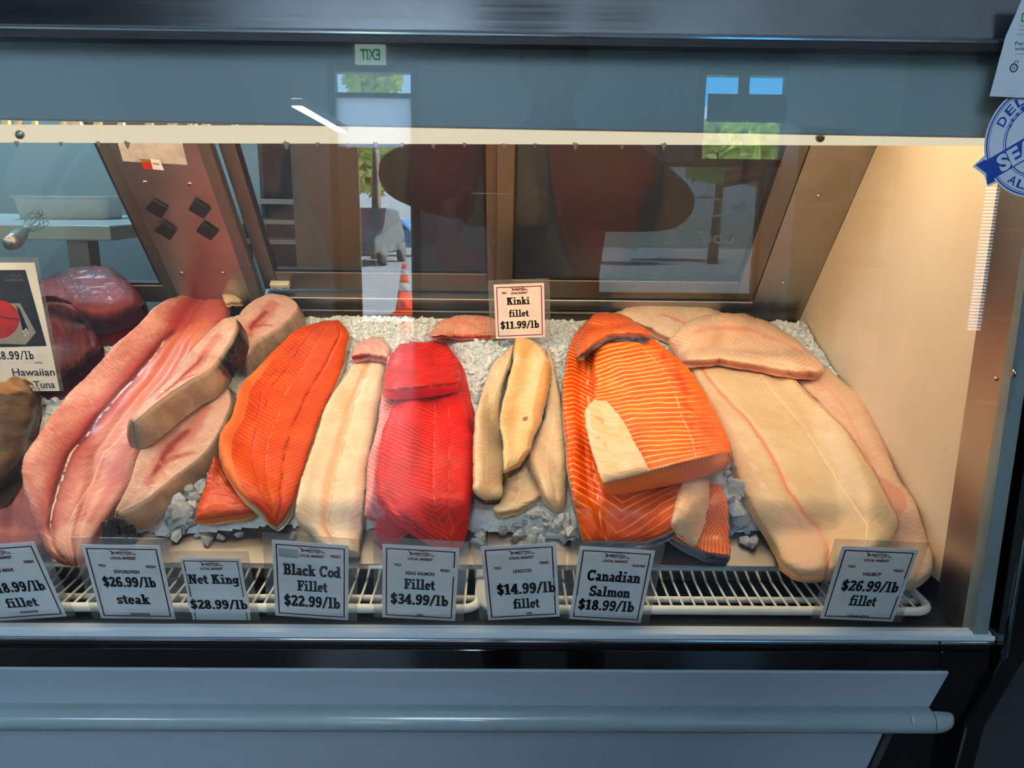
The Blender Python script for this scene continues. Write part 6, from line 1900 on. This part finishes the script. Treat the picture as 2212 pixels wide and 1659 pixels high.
Rd = [(.16, .12), (.15, .11), (.17, .12), (.16, .11), .07, .055, .05, .085, .062, .052, .032, .085, .062, .05, .032, .10, .07, .05, .045, .10, .07, .05, .045]
skin_body('body', J, E, Rd, M_CLOTH, pe)
# head with face, hair, ears
hc = Vector((px_, py_ + .13, 1.70))
bm = bmesh.new(); bmesh.ops.create_uvsphere(bm, u_segments=28, v_segments=20, radius=1.0)
for v_ in bm.verts:
    c_ = v_.co.copy()
    x_, y_, z_ = c_.x * .078, c_.y * .098, c_.z * .118
    if c_.z < 0: x_ *= 1 + .28 * c_.z; y_ *= 1 + .12 * c_.z
    nz = math.exp(-((c_.x / .16) ** 2 + ((c_.z + .12) / .2) ** 2)) * (.026 if c_.y > 0 else 0)
    ey = sum(math.exp(-(((c_.x - s_ * .36) / .16) ** 2 + ((c_.z - .08) / .12) ** 2)) for s_ in (-1, 1)) * (.010 if c_.y > 0 else 0)
    mo = math.exp(-((c_.x / .3) ** 2 + ((c_.z + .52) / .07) ** 2)) * (.006 if c_.y > 0 else 0)
    v_.co = hc + Vector((x_, y_ + nz - ey + mo, z_))
me = bpy.data.meshes.new('head'); bm.to_mesh(me); bm.free(); hd = link_mesh('head', me, M_SKINP, pe, True)
for s_ in (-1, 1):
    MB().lathe([(.004, -.014), (.018, -.008), (.02, 0), (.016, .008), (.005, .012)], tuple(hc + Vector((s_ * .078, -.005, -.01))), (s_, 0, 0), 12).build('ear', M_SKINP, hd, True)
    MB().lathe([(.002, -.009), (.010, -.005), (.011, 0), (.008, .006), (.002, .008)], tuple(hc + Vector((s_ * .028, .085, .01))), (0, 1, 0), 12).build('eye', plain('eye', rgb(220, 215, 210), .2), hd, True)
bm = bmesh.new(); bmesh.ops.create_uvsphere(bm, u_segments=28, v_segments=20, radius=1.0)
dead = [v_ for v_ in bm.verts if (v_.co.y > .35 and v_.co.z < .55) or v_.co.z < -.55]
bmesh.ops.delete(bm, geom=dead, context='VERTS')
for v_ in bm.verts: v_.co = hc + Vector((v_.co.x * .086, v_.co.y * .106 - .004, v_.co.z * .124 + .004))
me = bpy.data.meshes.new('hair'); bm.to_mesh(me); bm.free(); link_mesh('hair', me, M_HAIR, hd, True)
# hands closed on the phone
def hand(cx, sgn):
    base = Vector((cx, -.055, 1.345))
    J, E, Rd = [tuple(base + Vector((sgn * .045, -.02, -.004))), tuple(base + Vector((sgn * .028, -.008, 0))), tuple(base + Vector((sgn * .010, -.004, 0)))], [(0, 1), (1, 2)], [.026, (.03, .016), (.034, .014)]
    for i, dz in enumerate((.027, .010, -.008, -.024)):
        l = (.9, 1.0, .95, .78)[i]
        b0 = len(J)
        J += [tuple(base + Vector((sgn * .004, -.008, dz))), tuple(base + Vector((-sgn * .022 * l, -.012, dz * 1.05))), tuple(base + Vector((-sgn * .044 * l, -.007, dz * 1.05))), tuple(base + Vector((-sgn * .060 * l, .002, dz * 1.02)))]
        E += [(2, b0), (b0, b0 + 1), (b0 + 1, b0 + 2), (b0 + 2, b0 + 3)]; Rd += [.009, .0085, .008, .0065]
    b0 = len(J)
    J += [tuple(base + Vector((sgn * .022, -.012, .022))), tuple(base + Vector((sgn * .008, -.026, .040))), tuple(base + Vector((-sgn * .016, -.034, .046)))]
    E += [(1, b0), (b0, b0 + 1), (b0 + 1, b0 + 2)]; Rd += [.012, .010, .008]
    skin_body('hand', J, E, Rd, M_SKINP, pe, 1, 2)
hand(-.082, -1); hand(.082, 1)
ph = empty('phone', (0, -.04, 1.345)); tag(ph, 'dark phone held level in both hands of the mirrored person', 'phone')
MB().box(-.076, .076, -.046, -.037, 1.31, 1.382).build('phone_body', plain('phone back', rgb(30, 32, 36), .25, .3), ph, bevel=.004)
MB().lathe([(.008, 0), (.008, .002), (.006, .0025)], (0.045, -.0372, 1.365), (0, 1, 0), 16).build('phone_camera', M_BLACKG, ph, True)
